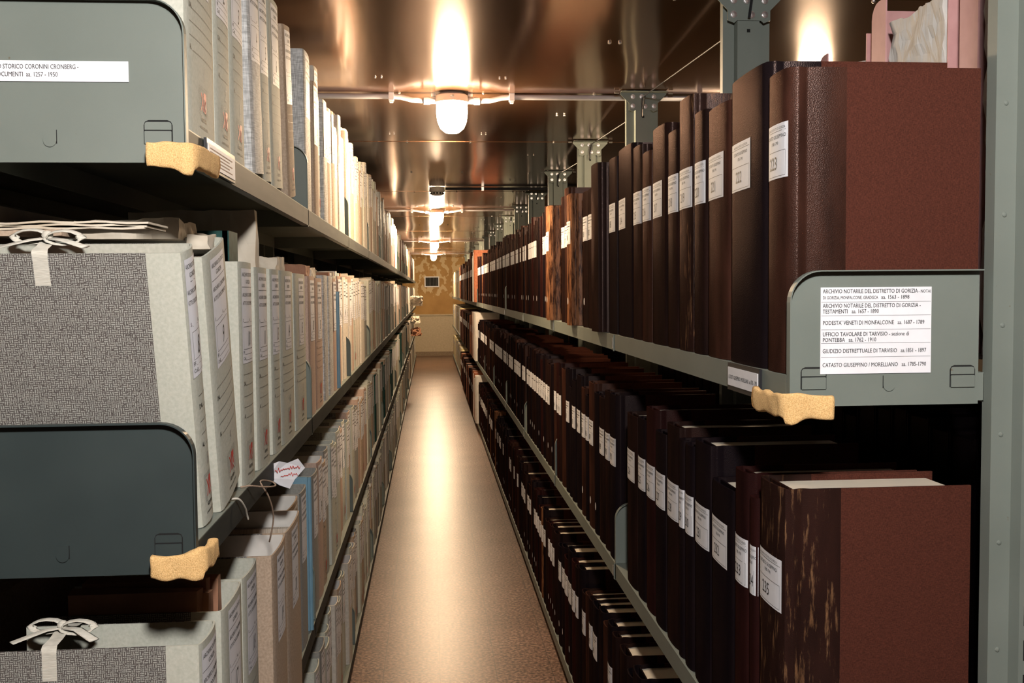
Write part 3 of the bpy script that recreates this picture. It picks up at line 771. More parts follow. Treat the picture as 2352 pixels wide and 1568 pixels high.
# posts
def post_profile(sg=1):
    """hat section: two flanges and a raised channel facing -y, closed box behind"""
    return [(-.0575, .0), (-.0575, -.004), (-.030, -.004), (-.027, -.022), (.027, -.022), (.030, -.004), (.0575, -.004), (.0575, .0), (.0575, .018), (-.0575, .018)]
def post(root, X, y, n, detail):
    mb = MB(); prof = [(X+a, y+b) for a, b in post_profile()]
    mb.prism(prof, .001, H_C-.002, 'paint')
    o = add(mb, 'post', root); loc = o.location
    def ch(m_, name, par=o): q = m_.build(name, par); return q
    if detail:
        s = MB()
        for k in range(46):
            z = .04+k*.0445
            for sx in (-.0185,): s.box(X+sx-.0022, X+sx+.0022, y-.0226, y-.0219, z, z+.026, 'hole')
        ch(s, 'slot_row')
        s = MB()
        for k in range(15):
            z = .06+k*.139; s.lathe([(.0035, 0), (.0025, .0012), (0, .0018)], 'paint', 8, (0, 0, 0))
            for j in range(len(s.v)-24, len(s.v)):
                a, b, c_ = s.v[j]; s.v[j] = (X-.0445+a, y-.004-c_, z+b)
        ch(s, 'dimple_pattern')
    if n >= 1:
        g = MB(); yy = y-.0235
        zt, zm, zb = H_C-.003, H_C-.042, H_C-.066
        pts = [(X-.083, zt), (X-.083, zt-.008), (X-.052, zm), (X-.052, zb), (X-.036, zb-.006), (X-.029, zb), (X+.029, zb), (X+.036, zb-.006), (X+.052, zb), (X+.052, zm), (X+.083, zt-.008), (X+.083, zt)]
        k = len(pts); A = [(a, yy-.002, b) for a, b in pts]; B = [(a, yy, b) for a, b in pts]
        g.add(A+B, [tuple(range(k)), tuple(range(2*k-1, k-1, -1))]+[(i, (i+1) % k, k+(i+1) % k, k+i) for i in range(k)], 'paint')
        g.box(X-.083, X+.083, yy-.030, yy, zt-.002, zt, 'paint')
        go = ch(g, 'gusset_plate')
        if n <= 9:
            h = MB()
            for bx, bz in ((-.038, -.016), (.038, -.016), (-.038, -.049), (.038, -.049), (-.006, -.016), (.006, -.050)):
                h = MB(); c0 = len(h.v); h.lathe([(.0085, 0), (.0085, .002), (.0062, .002), (.0062, .006), (0, .0065)], 'bolt', 8 if n > 3 else 12)
                h.v = [(X+bx+a, yy-.002-c_, zt+bz+b) for a, b, c_ in h.v]; q = h.build('bolt', go)
            h = MB(); h.tube([(X+.004, yy-.012, zt-.010), (X-.004, yy-.016, zt-.060)], .005, 'blackcable', 6, .002); h.build('brace_tab', go)
            h = MB()
            h.box(X-.004, X+.004, y-.0228, y-.0222, zt-.090, zt-.082, 'hole'); h.build('bolt_hole', o)
            for sx in (-.097, .097):
                h = MB(); h.tube([(X+sx-.008, yy-.01, zt-.004), (X+sx+.008, yy-.01, zt-.004)], .004, 'bolt', 6); h.build('ceiling_bolt', go)
    return o
for n in range(NB+1): post(RR, XP-(.002 if n == 0 else 0), Y0+BAY*n-(.014 if n == 0 else .02), n, n == 0)
for n in range(NB+1):
    mb = MB(); mb.prism([(XPL+a, Y0+BAY*n-.02+b) for a, b in post_profile()], .001, H_C-.002, 'paint'); add(mb, 'post', LR)
for n in (1, 2, 3):
    b = MB(); b.tube([(XP-.01, Y0+BAY*n+.04, H_C-.07), (XP-.005, Y0+BAY*(n+1)-.05, H_C-.022)], .0022, 'blackcable', 6); add(b, 'brace_rod', RR)
    b = MB(); b.tube([(XP-.005, Y0+BAY*(n+1)-.05, H_C-.022), (XP-.007, Y0+BAY*(n+1)-.055, H_C-.09)], .003, 'blackcable', 6); add(b, 'brace_rod', RR)
# joint clips on the right top lip
for row in (1, 2):
    for n in range(1, 8):
        b = MB(); y = Y0+BAY*n; z = RZ[row]; b.box(XR-.0022, XR-.0002, y-.004, y+.004, z-.040, z-.0005, 'paint'); b.box(XR-.003, XR-.0005, y+.005, y+.013, z-.034, z-.008, 'bolt'); add(b, 'joint_clip', RR)
for n in range(0, NB): pass
# label holders clipped on the lips
h = empty('shelf_label_holder', (XR, 1.40, 1.231)); tag(h, 'black shelf label holder with printed white strip below volumes 222 and 221', 'label holder')
b = MB(); b.box(-.0045, -.0005, -.066, .079, -.021, .019, 'blackcable'); b.build('holder', h)
b = MB(); b.box(-.0055, -.0046, -.062, .075, -.014, .013, 'label')
put(b, 'CATASTO GIUSEPPINO / MORELLIANO  aa.1785 - 1790', 0, 0, .0082, 'ink', 'L', lambda x: 0, .130, off=0)
L = [i for i, v in enumerate(b.v) if i >= 8]
for i in L: x, y, z = b.v[i]; b.v[i] = (-.0057, .071-x, z-.004)
b.build('printed_strip', h)
h = empty('shelf_label_holder', (XL, 1.42, 1.537)); tag(h, 'black shelf label holder with white strip on the left top shelf below box 1', 'label holder')
b = MB(); b.box(.0005, .0045, -.100, .085, -.019, .020, 'blackcable'); b.build('holder', h)
b = MB(); b.box(.0046, .0054, -.096, .081, -.015, .014, 'label')
for k in range(5): b.box(.0054, .0056, -.085, .06-.02*(k % 2), -.010+k*.0045, -.0085+k*.0045, 'pinkish')
b.build('printed_strip', h)

# foam corner pads
def foam(y, X, zc, side, wx, wy, hh, lb, seed, ragged=0):
    import bmesh
    bm = bmesh.new(); sg = 1 if side > 0 else -1; t = .011
    # L-shaped wrap: along the panel face (x) and along the lip (y)
    path = [(X+sg*wx, y-.0155), (X+sg*wx*.66, y-.0155), (X+sg*wx*.33, y-.0155), (X, y-.0155), (X-sg*.003, y-.011), (X-sg*.0045, y), (X-sg*.0045, y+wy*.5), (X-sg*.0045, y+wy)]
    pts = []
    for i in range(len(path)-1):
        for k in range(6): a = Vector(path[i]).lerp(Vector(path[i+1]), k/6); pts.append(a)
    pts.append(Vector(path[-1])); ring = []
    for i, p in enumerate(pts):
        d_ = (pts[min(i+1, len(pts)-1)]-pts[max(i-1, 0)]).normalized(); nrm = Vector((d_.y, -d_.x)) 
        if (nrm.x*(-sg) + -nrm.y) < 0: nrm = -nrm
        rr = []
        for k in range(20):
            a = 2*math.pi*k/20; cu, cv_ = math.cos(a), math.sin(a)
            su = math.copysign(abs(cu)**.5, cu); sv = math.copysign(abs(cv_)**.35, cv_)
            q = Vector((p.x, p.y, zc))+Vector((nrm.x, nrm.y, 0))*(t*.5+su*t*.5)+Vector((0, 0, 1))*(sv*hh/2)
            q += Vector((noise.noise(q*60+Vector((seed, 0, 0))), noise.noise(q*60+Vector((0, seed, 5))), noise.noise(q*45+Vector((9, 0, seed)))*1.6))*.0022
            q.z += ragged*noise.noise(Vector((p.x*30, p.y*30, seed)))*.02
            if sv < 0: q.z -= .010*math.exp(-((i-18)/4.5)**2)*abs(sv)
            rr.append(bm.verts.new(q))
        ring.append(rr)
    for i in range(len(ring)-1):
        for k in range(20): bm.faces.new((ring[i][k], ring[i][(k+1) % 20], ring[i+1][(k+1) % 20], ring[i+1][k]))
    bm.faces.new(ring[0]); bm.faces.new(list(reversed(ring[-1])))
    bmesh.ops.recalc_face_normals(bm, faces=bm.faces)
    for f_ in bm.faces: f_.smooth = True
    me = bpy.data.meshes.new('foam_pad'); bm.to_mesh(me); bm.free(); me.materials.append(M['foam'])
    o = bpy.data.objects.new('foam_pad', me); COL.objects.link(o); tag(o, lb, 'foam pad', 'foam pads on the shelf corners'); return o
foam(Y0, XL, 1.522, -1, .043, .10, .029, 'yellow foam pad wrapped round the corner of the left top shelf', 1)
foam(Y0, XL, 1.036, -1, .050, .045, .027, 'ragged yellow foam pad on the corner of the left second shelf, beside the number sticker', 2, .5)
foam(Y0, XR, 1.212, 1, .052, .09, .029, 'yellow foam pad under the printed notice on the right rack corner', 3, .2)

# ---------------------------------------------------------------- contents of the left rack
GL = lambda row: 'archive boxes on the left rack, ' + LROW[row]
def L_(row, specs):
    prev = None
    for s in specs:
        n, ya, yb, h, st, lean, out, lb = s[:8]; kw = s[8] if len(s) > 8 else {}
        o = left_item(row, ya, yb, h, st, n, lean, out, seed=3, **kw); tag(o, lb, 'archive box', GL(row))
        if kw.get('rib'): pass
    return o
top1 = [('1', 1.262, 1.428, .345, 'cream', 0, 0, 'cream archive box with pencilled 1, nearest on the left top shelf behind the end panel', dict(logo=True)),
        ('2', 1.430, 1.538, .345, 'cream', 0, 0, 'cream archive box with pencilled 2, on the left top shelf beside box 1', dict(logo=True)),
        ('3', 1.540, 1.651, .345, 'cream', 0, 0, 'cream archive box with pencilled 3, left top shelf, beside the grey linen one', dict(logo=True)),
        ('4', 1.700, 1.812, .340, 'linen', .10, .004, 'grey linen archive box labelled 4, leaning on the left top shelf', dict(logo=False)),
        ('5', 1.818, 1.925, .345, 'cream', .09, 0, 'archive box labelled 5, left top shelf, between the grey linen box and box 6', dict(logo=True)),
        ('6', 1.930, 2.070, .350, 'cream', .08, 0, 'archive box labelled 6 on the left top shelf, leaning towards box 5', dict(logo=True)),
        ('7', 2.150, 2.265, .350, 'kraft', .15, 0, 'tan leaning archive box labelled 7, last before the first divider, left top shelf', dict(logo=True))]
top2 = [(None, 2.475, 2.60, .385, 'linen', 0, -.004, 'grey linen-sided box just beyond the first divider on the left top shelf', dict(lab=True, logo=False))]
second = [('8', 1.300, 1.365, .356, 'cream', .235, 0, 'cream and woven-patterned archive box labelled 8, nearest on the left second shelf', dict(logo=True)),
          ('9', 1.392, 1.536, .354, 'cream', .235, .004, 'leaning cream archive box labelled 9 on the left second shelf', dict(logo=True)),
          ('10', 1.572, 1.686, .347, 'cream', 0, 0, 'cream archive box labelled 10 on the left second shelf beside leaning box 9', dict(logo=True)),
          ('11', 1.715, 1.842, .342, 'cream', 0, 0, 'archive box labelled 11 on the left second shelf, above the torn paper tag', dict(logo=True)),
          ('13', 1.880, 1.984, .342, 'cream', 0, 0, 'archive box labelled 13 on the left second shelf between 11 and 14', dict(logo=True)),
          ('14', 1.990, 2.180, .342, 'cream', 0, 0, 'broad archive box labelled 14 on the left second shelf', dict(logo=True)),
          ('15', 2.200, 2.392, .340, 'cream', 0, 0, 'broad archive box labelled 15, beside the first divider of the left second shelf', dict(logo=True)),
          ('30', 2.455, 2.585, .338, 'pink', 0, 0, 'dull pink archive box labelled 30, just beyond the first divider, left second shelf', dict(logo=False)),
          ('31', 2.588, 2.760, .335, 'pink', 0, 0, 'dull pink archive box labelled 31, left second shelf beside box 30', dict(logo=True)),
          (None, 2.80, 2.90, .345, 'linen', 0, 0, 'pale linen box after box 31 on the left second shelf', dict(logo=False, lab=False)),
          (None, 2.94, 3.06, .345, 'linen', 0, 0, 'grey linen box with pink label edge, second after box 31, left second shelf', dict(logo=False, lab=False)),
          (None, 3.075, 3.16, .34, 'pink', 0, 0, 'narrow dull pink box beside the blue folder, left second shelf', dict(logo=False)),
          (None, 3.165, 3.18, .30, 'blue', 0, .004, 'thin blue folder standing among the boxes of the left second shelf', dict(logo=False, lab=False))]
third = [('16', 1.262, 1.362, .352, 'cream', 0, 0, 'open cream and woven-patterned archive box with a tied bow, nearest on left third shelf', dict(logo=True, top=.20)),
         ('17', 1.395, 1.545, .352, 'cream', 0, 0, 'cream archive box labelled 17 with brown paper folders sticking out', dict(logo=True, top=.30)),
         ('18', 1.552, 1.680, .352, 'cream', 0, 0, 'cream archive box labelled 18 on the left third shelf, between 17 and 19', dict(logo=True, top=.25)),
         ('19', 1.684, 1.840, .352, 'kraft', 0, .024, 'tan cardboard archive box labelled 19 on the left third shelf', dict(logo=False, top=.33)),
         ('20', 1.843, 2.040, .352, 'kraft', 0, .024, 'tan cardboard archive box labelled 20 on the left third shelf', dict(logo=False, top=.33)),
         ('21', 2.045, 2.20, .35, 'kraft', 0, .0, 'tan cardboard archive box after box 20 on the left third shelf', dict(logo=False, top=.33)),
         (None, 2.21, 2.33, .35, 'grey', 0, .002, 'grey archive box before the blue folder on the left third shelf', dict(logo=False, top=.33)),
         (None, 2.35, 2.368, .36, 'blue', 0, .004, 'light blue folder standing before the first divider of the left third shelf', dict(logo=False, lab=False))]
L_(1, top1+top2); L_(2, second); L_(3, third)
# ribbon ties of the two nearest boxes
for o in list(bpy.data.objects):
    if o.get('label', '').startswith(('open cream', 'cream and woven')):
        hh = .352 if o['label'].startswith('open') else .356
        ribbon(o, .0975 if hh < .355 else .0625, hh, .165 if hh > .355 else .185, random.Random(4))
# random continuation, bay by bay
n_left = sum(1 for o in bpy.data.objects if o.name.startswith('archive_box') and o.parent is None)
def style_left(row, bay, rnd):
    if row == 1:
        if bay <= 3: return rnd.choice(['pale']*5+['kraft', 'linen', 'pink', 'cream'])
        if bay <= 6: return rnd.choice(['kraft', 'kraft', 'rust', 'pale', 'white', 'linen', 'maroon', 'green', 'pink'])
        return rnd.choice(['kraft', 'white', 'pale', 'rust', 'grey', 'maroon'])
    if row == 2: return rnd.choice(['pink', 'pale', 'grey', 'kraft', 'pale', 'cream'] if bay < 4 else ['pale', 'white', 'grey', 'kraft', 'pink', 'grey'])
    if row == 3: return rnd.choice(['kraft', 'cream', 'pink', 'pink', 'cream', 'grey'] if bay < 3 else ['pale', 'grey', 'kraft', 'green', 'cream'])
    return rnd.choice(['cream', 'cream', 'cream', 'pale', 'grey', 'kraft'])
todo = []
start = {1: 2.602, 2: 3.19, 3: 2.46, 4: Y0+.02}
for row in (1, 2, 3, 4):
    rnd = random.Random(100+row); y = start[row]; k = 0; bay = bay_of(y)
    while y < Y0+BAY*NB-.1:
        b = bay_of(y+.001); end = Y0+BAY*(b+1)-.016
        w = rnd.uniform(.075, .125) if row != 1 else rnd.uniform(.065, .11)
        if b != bay: bay = b; k = 0
        if y+w > end:
            y = Y0+BAY*(b+1)+.012; continue
        k += 1; h = rnd.uniform(.325, .365) if row != 1 else rnd.uniform(.32, .40)
        out = rnd.uniform(-.012, .004)
        todo.append((y, row, w, h, style_left(row, b, rnd), b, k, out, rnd.random()))
        y += w+rnd.choice([0, 0, .002, .006])
todo.sort(); nums = {}
fm = MB(); frnd = random.Random(5)
for q, (y, row, w, h, st, b, k, out, r_) in enumerate(todo):
    if q+n_left < 300:
        num = str({1: 12, 2: 32, 3: 22, 4: 60}[row]+k+b*10) if y < 5.2 else None
        o = left_item(row, y, y+w, h, st, num, 0, out, seed=q, top=(h-.03 if row > 2 else h+r_*.035))
        if b < 4:
            lb = '%s archive box, %s in the left rack\'s %s bay, %s' % (COLWORD[st], ORD[k-1 + (1 if (row == 1 and b == 1) else 6 if (row == 2 and b == 1) else 0)], ORD[b], LROW[row])
        else: lb = '%s archive box in the left rack\'s %s bay, %s' % (COLWORD[st], ORD[b], LROW[row])
        tag(o, lb, 'archive box', GL(row)+', %s bay' % ORD[b] if b >= 4 else GL(row))
    else: far_item(fm, -1, row, y, y+w, h, st, frnd, out, lab=r_ < .5)
tag(fm.build('archive_boxes'), 'far run of archive boxes and binders filling the left rack towards the end wall', 'archive boxes', kind='stuff')

# ---------------------------------------------------------------- contents of the right rack
GR = lambda row: 'bound volumes on the right rack, ' + RROW[row]
def yat(px, py): return at(px, py, .455)
R1 = [  # number, left px, right px, top px y at left edge, spine, labelled, words
    ('223', 1765, None, 185, 'leather_brown', 1, 'brown leather volume numbered 223 with maroon cloth sides, nearest on the right top shelf'),
    ('222', 1678, 1765, 199, 'leather_dark', 1, 'thick dark leather volume numbered 222 on the right top shelf'),
    ('221', 1624, 1678, 262, 'leather_brown', 1, 'brown leather volume numbered 221 on the right top shelf'),
    ('220', 1595, 1624, 268, 'leather', 1, 'brown leather volume numbered 220 on the right top shelf, beside scuffed 219'),
    ('219', 1560, 1595, 240, 'worn_dark', 1, 'tall leather volume numbered 219 with a badly scuffed spine, right top shelf'),
    ('218', 1533, 1560, 312, 'leather', 1, 'dark leather volume numbered 218 on the right top shelf, beside scuffed 219'),
    ('217', 1498, 1533, 305, 'leather', 1, 'dark leather volume numbered 217 on the right top shelf'),
    ('216', 1475, 1498, 358, 'leather_brown', 1, 'shorter brown volume numbered 216 on the right top shelf'),
    ('215', 1453, 1475, 345, 'leather', 1, 'dark leather volume numbered 215 on the right top shelf'),
    ('214', 1418, 1453, 352, 'leather_dark', 1, 'blackish leather volume numbered 214 on the right top shelf'),
    ('185', 1398, 1417, 372, 'leather_dark', 1, 'narrow blackish volume beside 214 with label number ending in 5, right top shelf'),
    (None, 1376, 1398, 385, 'leather', 0, 'dark volume with no visible label between two labelled ones, tenth from volume 222'),
    ('183', 1362, 1376, 397, 'worn', 1, 'narrow scuffed orange-brown volume labelled 183, right top shelf'),
    ('182', 1350, 1362, 439, 'leather', 1, 'dark volume labelled 182 on the right top shelf'),
    ('181', 1338, 1350, 445, 'leather', 1, 'dark volume labelled 181 beside a broad scuffed volume, right top shelf'),
    ('180', 1316, 1338, 452, 'worn', 1, 'broad scuffed orange-brown volume beside 181 on the right top shelf'),
    ('179', 1306, 1316, 462, 'leather_red', 1, 'oxblood volume labelled 179 on the right top shelf'),
    ('177', 1297, 1306, 437, 'leather_brown', 1, 'tall brown volume beside 179 on the right top shelf'),
    ('176', 1289, 1297, 456, 'leather', 1, 'dark volume labelled 176 beside scuffed 175, right top shelf'),
    ('175', 1267, 1288, 478, 'worn', 1, 'broad scuffed orange-brown volume labelled 175, right top shelf')]
first = {}
for i, (num, xl, xr, yt, sp, lb_, words) in enumerate(R1):
    yb, zt = yat(xl, yt)
    ya = yat(xr, yt)[0] if xr else 1.250
    h = min(zt-RZ[1], .455); out = 0
    if yb-ya > .135 and xr and xr < 1400: ya = yb-.115; out = .022
    o = right_item(1, ya, yb, h, sp, num, lab=bool(lb_), dot=(num in ('183', '180', '175', '181')), seed=i, out=out)
    tag(o, words, 'book', GR(1))
R2 = [('235', 1741, None, 1090, 'worn_dark', 'leather volume numbered 235 with scuffed spine and maroon sides, nearest on right middle shelf'),
      ('234', 1722, 1741, 1135, 'leather_red', 'low volume squeezed behind 235, its label showing only 23, right middle shelf'),
      ('233', 1688, 1722, 1070, 'leather_red', 'leather volume numbered 233 on the right middle shelf'),
      ('232', 1632, 1688, 1095, 'leather_dark', 'blackish leather volume numbered 232 on the right middle shelf'),
      ('231', 1594, 1632, 1005, 'leather_dark', 'thick blackish volume numbered 231, page edges catching light, right middle shelf'),
      ('230', 1573, 1594, 1015, 'leather_dark', 'dark volume numbered 230 on the right middle shelf'),
      ('229', 1560, 1573, 1005, 'leather_dark', 'narrow dark volume numbered 229 on the right middle shelf'),
      ('228', 1530, 1560, 968, 'leather', 'dark volume numbered 228 on the right middle shelf'),
      ('227', 1505, 1530, 985, 'leather_dark', 'dark volume numbered 227 on the right middle shelf'),
      ('226', 1483, 1505, 932, 'leather_red', 'dark red volume numbered 226 on the right middle shelf'),
      ('225', 1464, 1483, 955, 'leather_dark', 'dark volume numbered 225 on the right middle shelf'),
      ('224', 1440, 1464, 945, 'leather', 'dark volume numbered 224, first before the grey divider, right middle shelf')]
for i, (num, xl, xr, yt, sp, words) in enumerate(R2):
    yb, zt = yat(xl, yt); ya = yat(xr, yt)[0] if xr else 1.262
    h = zt-RZ[2]
    if num == '235': h = .414
    o = right_item(2, ya, min(yb, Y0+BAY-.01), h, sp, num, seed=50+i, labz=.283 if num == '235' else .275)
    tag(o, words, 'book', GR(2))
n_right = len(R1)+len(R2); todo = []
start = {1: yat(1266, 478)[0], 2: Y0+BAY+.01, 3: Y0+.3}
for row in (1, 2, 3):
    rnd = random.Random(200+row); y = start[row]; k = 0; bay = bay_of(y)
    while y < Y0+BAY*NB-.1:
        b = bay_of(y+.001); w = rnd.uniform(.055, .10) if b < 7 else rnd.uniform(.06, .14); end = Y0+BAY*(b+1)-.016
        if b != bay: bay = b; k = 0
        if y+w > end: y = Y0+BAY*(b+1)+.012; continue
        k += 1
        if b < 7: st = rnd.choice(['leather', 'leather', 'leather_dark', 'leather_dark', 'leather_red', 'leather_brown'] if rnd.random() > .04 else ['worn']); h = rnd.uniform(.37, .44)
        else: st = None; h = rnd.uniform(.38, .46)
        if row > 1: h = min(h, .425)-.012
        todo.append((y, row, w, h, st, b, k, rnd.random(), rnd.random())); y += w+rnd.choice([0, 0, .001, .012 if row > 1 else .002])
todo.sort(); fm = MB()
SPW = {'leather': 'dark brown', 'leather_dark': 'blackish', 'leather_red': 'oxblood', 'leather_brown': 'chestnut', 'worn': 'scuffed orange-brown'}
RB = {1: {}, 2: {}, 3: {}}
for q, (y, row, w, h, st, b, k, r1, r2) in enumerate(todo):
    if q+n_right < 300 and st:
        num = {1: str(174-k-b*3), 2: str(199-k-b*7), 3: str(248-k)}[row] if y < 4.2 else None
        lab = r1 < (.75 if row < 3 else .55)
        o = right_item(row, y, y+w, h, st, num, lab=lab, dot=(r2 < .35 and y > 2.6), seed=q+900, lw=.08, labz=.285 if row == 1 else .27)
        if b < 4: lb = '%s leather volume, %s in the right rack\'s %s bay, %s' % (SPW[st], ORD[k-1 + (5 if row == 1 and b == 2 else 0)], ORD[b], RROW[row])
        else: lb = '%s leather volume in the right rack\'s %s bay, %s' % (SPW[st], ORD[b], RROW[row])
        tag(o, lb, 'book', GR(row) + (', %s bay' % ORD[b] if b >= 4 else ''))
    else:
        rr = random.Random(q)
        if b == 7 and k < 6: s2 = rr.choice(['white', 'white', 'rust', 'white'])
        elif b < 11: s2 = rr.choice(['leather', 'leather', 'maroon', 'rust', 'leather', 'worn'])
        else: s2 = rr.choice(['yellow', 'grey', 'kraft', 'yellow', 'white'])
        far_item(fm, 1, row, y, y+w, h+(.05 if b == 7 else 0), s2, rr, .035 if 7 <= b < 11 else 0, lab=r1 < .5)
tag(fm.build('bound_volumes'), 'far run of ledgers and volumes filling the right rack towards the end wall', 'books', kind='stuff')

# ---------------------------------------------------------------- loose things
def crumple(name, x0, x1, y0, y1, z0, z1, mat, seed, amp=.01, nx=14, ny=8, nz=6, label=None, cat=None, group=None, lean=0):
    """a soft bundle: a finely divided block with folded, wandering faces"""
    import bmesh
    bm = bmesh.new(); bmesh.ops.create_cube(bm, size=1)
    bmesh.ops.subdivide_edges(bm, edges=bm.edges[:], cuts=nx, use_grid_fill=True)
    for v in bm.verts:
        p = v.co.copy(); q = Vector((x0+(p.x+.5)*(x1-x0), y0+(p.y+.5)*(y1-y0), z0+(p.z+.5)*(z1-z0)))
        s = Vector((seed*3.1, seed*1.7, seed))
        n1 = noise.noise_vector(q*22+s); n2 = noise.noise_vector(q*70+s)
        k = 1 if p.z > -.49 else .0
        d_ = n1*amp+n2*amp*.45
        q = q+Vector((d_.x, d_.y, d_.z*k if q.z+d_.z*k > z0 else 0)); q.x += lean*(p.z+.5)
        v.co = q
    me = bpy.data.meshes.new(name); bm.to_mesh(me); bm.free(); me.materials.append(M[mat])
    o = bpy.data.objects.new(name, me); COL.objects.link(o); tag(o, label, cat, group); return o
def layered(name, x0, x1, y0, y1, z0, dz, n, mat, seed, label, cat, group=None, sag=.01):
    """a few folded sheets lying on one another, ends curling"""
    rnd = random.Random(seed); mb = MB(); z = z0
    for k in range(n):
        a0, a1 = x0+rnd.uniform(0, .012), x1-rnd.uniform(0, .012); b0, b1 = y0+rnd.uniform(0, .008), y1-rnd.uniform(0, .008)
        NX = 14; vs = []
        ph = rnd.uniform(0, 6); t = dz/n*.8
        for i in range(NX+1):
            u = i/NX; x = a0+(a1-a0)*u; zz = z+sag*math.sin(math.pi*u)*(k+1)/n+.0008*math.sin(u*17+ph)
            for y in (b0+.002*math.sin(u*9+ph), b1+.002*math.cos(u*8+ph)):
                vs += [(x, y, zz), (x, y, zz+t)]
        fs = []
        for i in range(NX):
            o_ = 4*i; fs += [(o_, o_+4, o_+5, o_+1), (o_+2, o_+3, o_+7, o_+6), (o_+1, o_+5, o_+7, o_+3), (o_, o_+2, o_+6, o_+4)]
        fs += [(0, 1, 3, 2), (4*NX, 4*NX+2, 4*NX+3, 4*NX+1)]
        mb.add(vs, fs, mat if k % 2 else 'oldpaper'); z += dz/n
    o = mb.build(name); weld(o, 40); tag(o, label, cat, group); return o
G = 'loose papers on top of the left boxes'
layered('folded_papers', -.53, -.335, 1.262, 1.36, 1.438, .009, 3, 'oldpaper', 1, 'thin folded sheets lying on top of box 8 under the white bow', 'papers', G, .002)
crumple('paper_bundle', -.475, -.338, 1.40, 1.50, 1.433, 1.458, 'oldpaper', 5, .006, label='bulging bundle of folded old papers on top of box 9', cat='papers', group=G)
crumple('paper_scrap', -.53, -.44, 1.262, 1.33, 1.430, 1.438, 'kraft', 8, .003, label='flat brown corrugated card on the papers above box 8', cat='papers', group=G)
crumple('paper_bundle', -.330, -.300, 1.42, 1.475, 1.420, 1.440, 'oldpaper', 12, .006, label='small torn brown and cream papers above the number 9 label', cat='papers', group=G)
o = MB(); o.tube([(-.40, 1.535, 1.420), (-.34, 1.54, 1.420), (-.315, 1.543, 1.419)], .013, 'kraft', 14); o = o.build('rolled_paper', smooth=True); tag(o, 'small roll of brown paper beside the green folder above box 10', 'papers', G)
g = MB(); g.box(-.50, -.308, 1.585, 1.589, 1.409, 1.455, 'green'); g.box(-.316, -.306, 1.585, 1.655, 1.409, 1.455, 'green'); g.box(-.50, -.312, 1.651, 1.655, 1.409, 1.455, 'green')
tag(g.build('leather_folder'), 'dark green leather folder rising out of archive box 10', 'folder')
crumple('paper_folder', -.530, -.310, 1.846, 1.876, 1.062, 1.505, 'oldpaper', 21, .004, label='tall white folder standing behind boxes 11 and 13 up to the shelf above', cat='folder')
crumple('paper_bundle', -.36, -.305, 2.06, 2.15, 1.402, 1.432, 'oldpaper', 14, .006, label='rolled bundle of cream papers on top of box 14', cat='papers', group=G)
crumple('paper_bundle', -.37, -.300, 2.47, 2.58, 1.398, 1.425, 'brownpaper', 15, .005, label='reddish brown paper packet on top of box 30', cat='papers', group=G)
crumple('paper_bundle', -.37, -.300, 2.61, 2.74, 1.396, 1.420, 'oldpaper', 16, .007, label='torn white paper packet on top of box 31', cat='papers', group=G)
for k in range(4):
    mb = MB(); y = 1.408+k*.029; rn = random.Random(k)
    mb.rbox(-.50, -.325+.008*(k % 2), y, y+.024, .873, .937+rn.uniform(0, .012), 'brownpaper', rn, .003)
    tag(mb.build('paper_folder'), 'brown paper folder sticking out of box 17, %s from the near side' % ORD[k], 'folder', 'brown folders in box 17')
r = MB(); r.box(-.334, -.303, 2.61, 2.625, 1.90, 1.985, 'redcloth'); 
m_ = MB(); m_.box(-.40, -.31, 2.625, 2.66, 1.562, 1.955, 'paleyellow'); m_.box(-.402, -.309, 2.623, 2.662, 1.955, 1.965, 'redcloth')
# torn tag with red handwriting
t = empty('paper_tag', (XL+.020, 1.86, 1.045), (0, 0, math.radians(-48))); tag(t, 'torn white paper tag with red handwriting hanging below box 11', 'paper tag')
b = MB(); pts = [(-.045, .004), (-.02, .010), (.0, .004), (.020, .010), (.038, -.010), (.012, -.028), (.004, -.044), (-.020, -.034), (-.042, -.018)]
b.add([(.002+.004*(i % 2)+.01*abs(y_), y_, z_) for i, (y_, z_) in enumerate(pts)], [tuple(range(len(pts)))], 'label')
b.build('torn_sheet', t)
b = MB()
for z_, n_, a_ in ((-.008, 22, -.030), (-.020, 15, -.018)):   # two lines of an illegible red hand
    rn = random.Random(n_); p_ = [(a_+k*.0026, z_+(.0035 if k % 2 else -.001)+rn.uniform(-.0015, .003)) for k in range(n_)]
    for (x1_, z1_), (x2_, z2_) in zip(p_, p_[1:]): stroke(b, x1_, z1_, x2_, z2_, .0011, 'red')
b.v = [(.006+.01*abs(x), x, z) for x, y_, z in b.v]; b.build('handwriting', t)
# twine loops
def twine(name, pts, r, mat, label):
    P = []
    pts = [Vector(p) for p in pts]
    for i in range(len(pts)-1):
        a, b_, c_, d_ = pts[max(i-1, 0)], pts[i], pts[i+1], pts[min(i+2, len(pts)-1)]
        for k in range(6):
            s_ = k/6; P.append(.5*((2*b_)+(c_-a)*s_+(2*a-5*b_+4*c_-d_)*s_*s_+(3*b_-a-3*c_+d_)*s_**3))
    P.append(pts[-1]); mb = MB(); mb.tube(P, r, mat, 6); o = mb.build(name, smooth=True); tag(o, label, 'string'); return o
twine('twine', [(-.292, 1.56, 1.063), (-.278, 1.565, 1.064), (-.262, 1.60, 1.055), (-.255, 1.66, 1.045), (-.262, 1.67, 1.050), (-.272, 1.62, 1.060), (-.262, 1.64, 1.03), (-.262, 1.68, .99), (-.270, 1.70, .955), (-.275, 1.715, .940)], .0014, 'twine', 'brown twine looping over the left second shelf edge below box 9')
twine('string', [(-.290, 1.47, 1.063), (-.279, 1.475, 1.062), (-.275, 1.50, 1.045), (-.276, 1.52, 1.030), (-.276, 1.53, 1.020)], .0016, 'ribbon', 'short white string end hanging over the left second shelf edge')
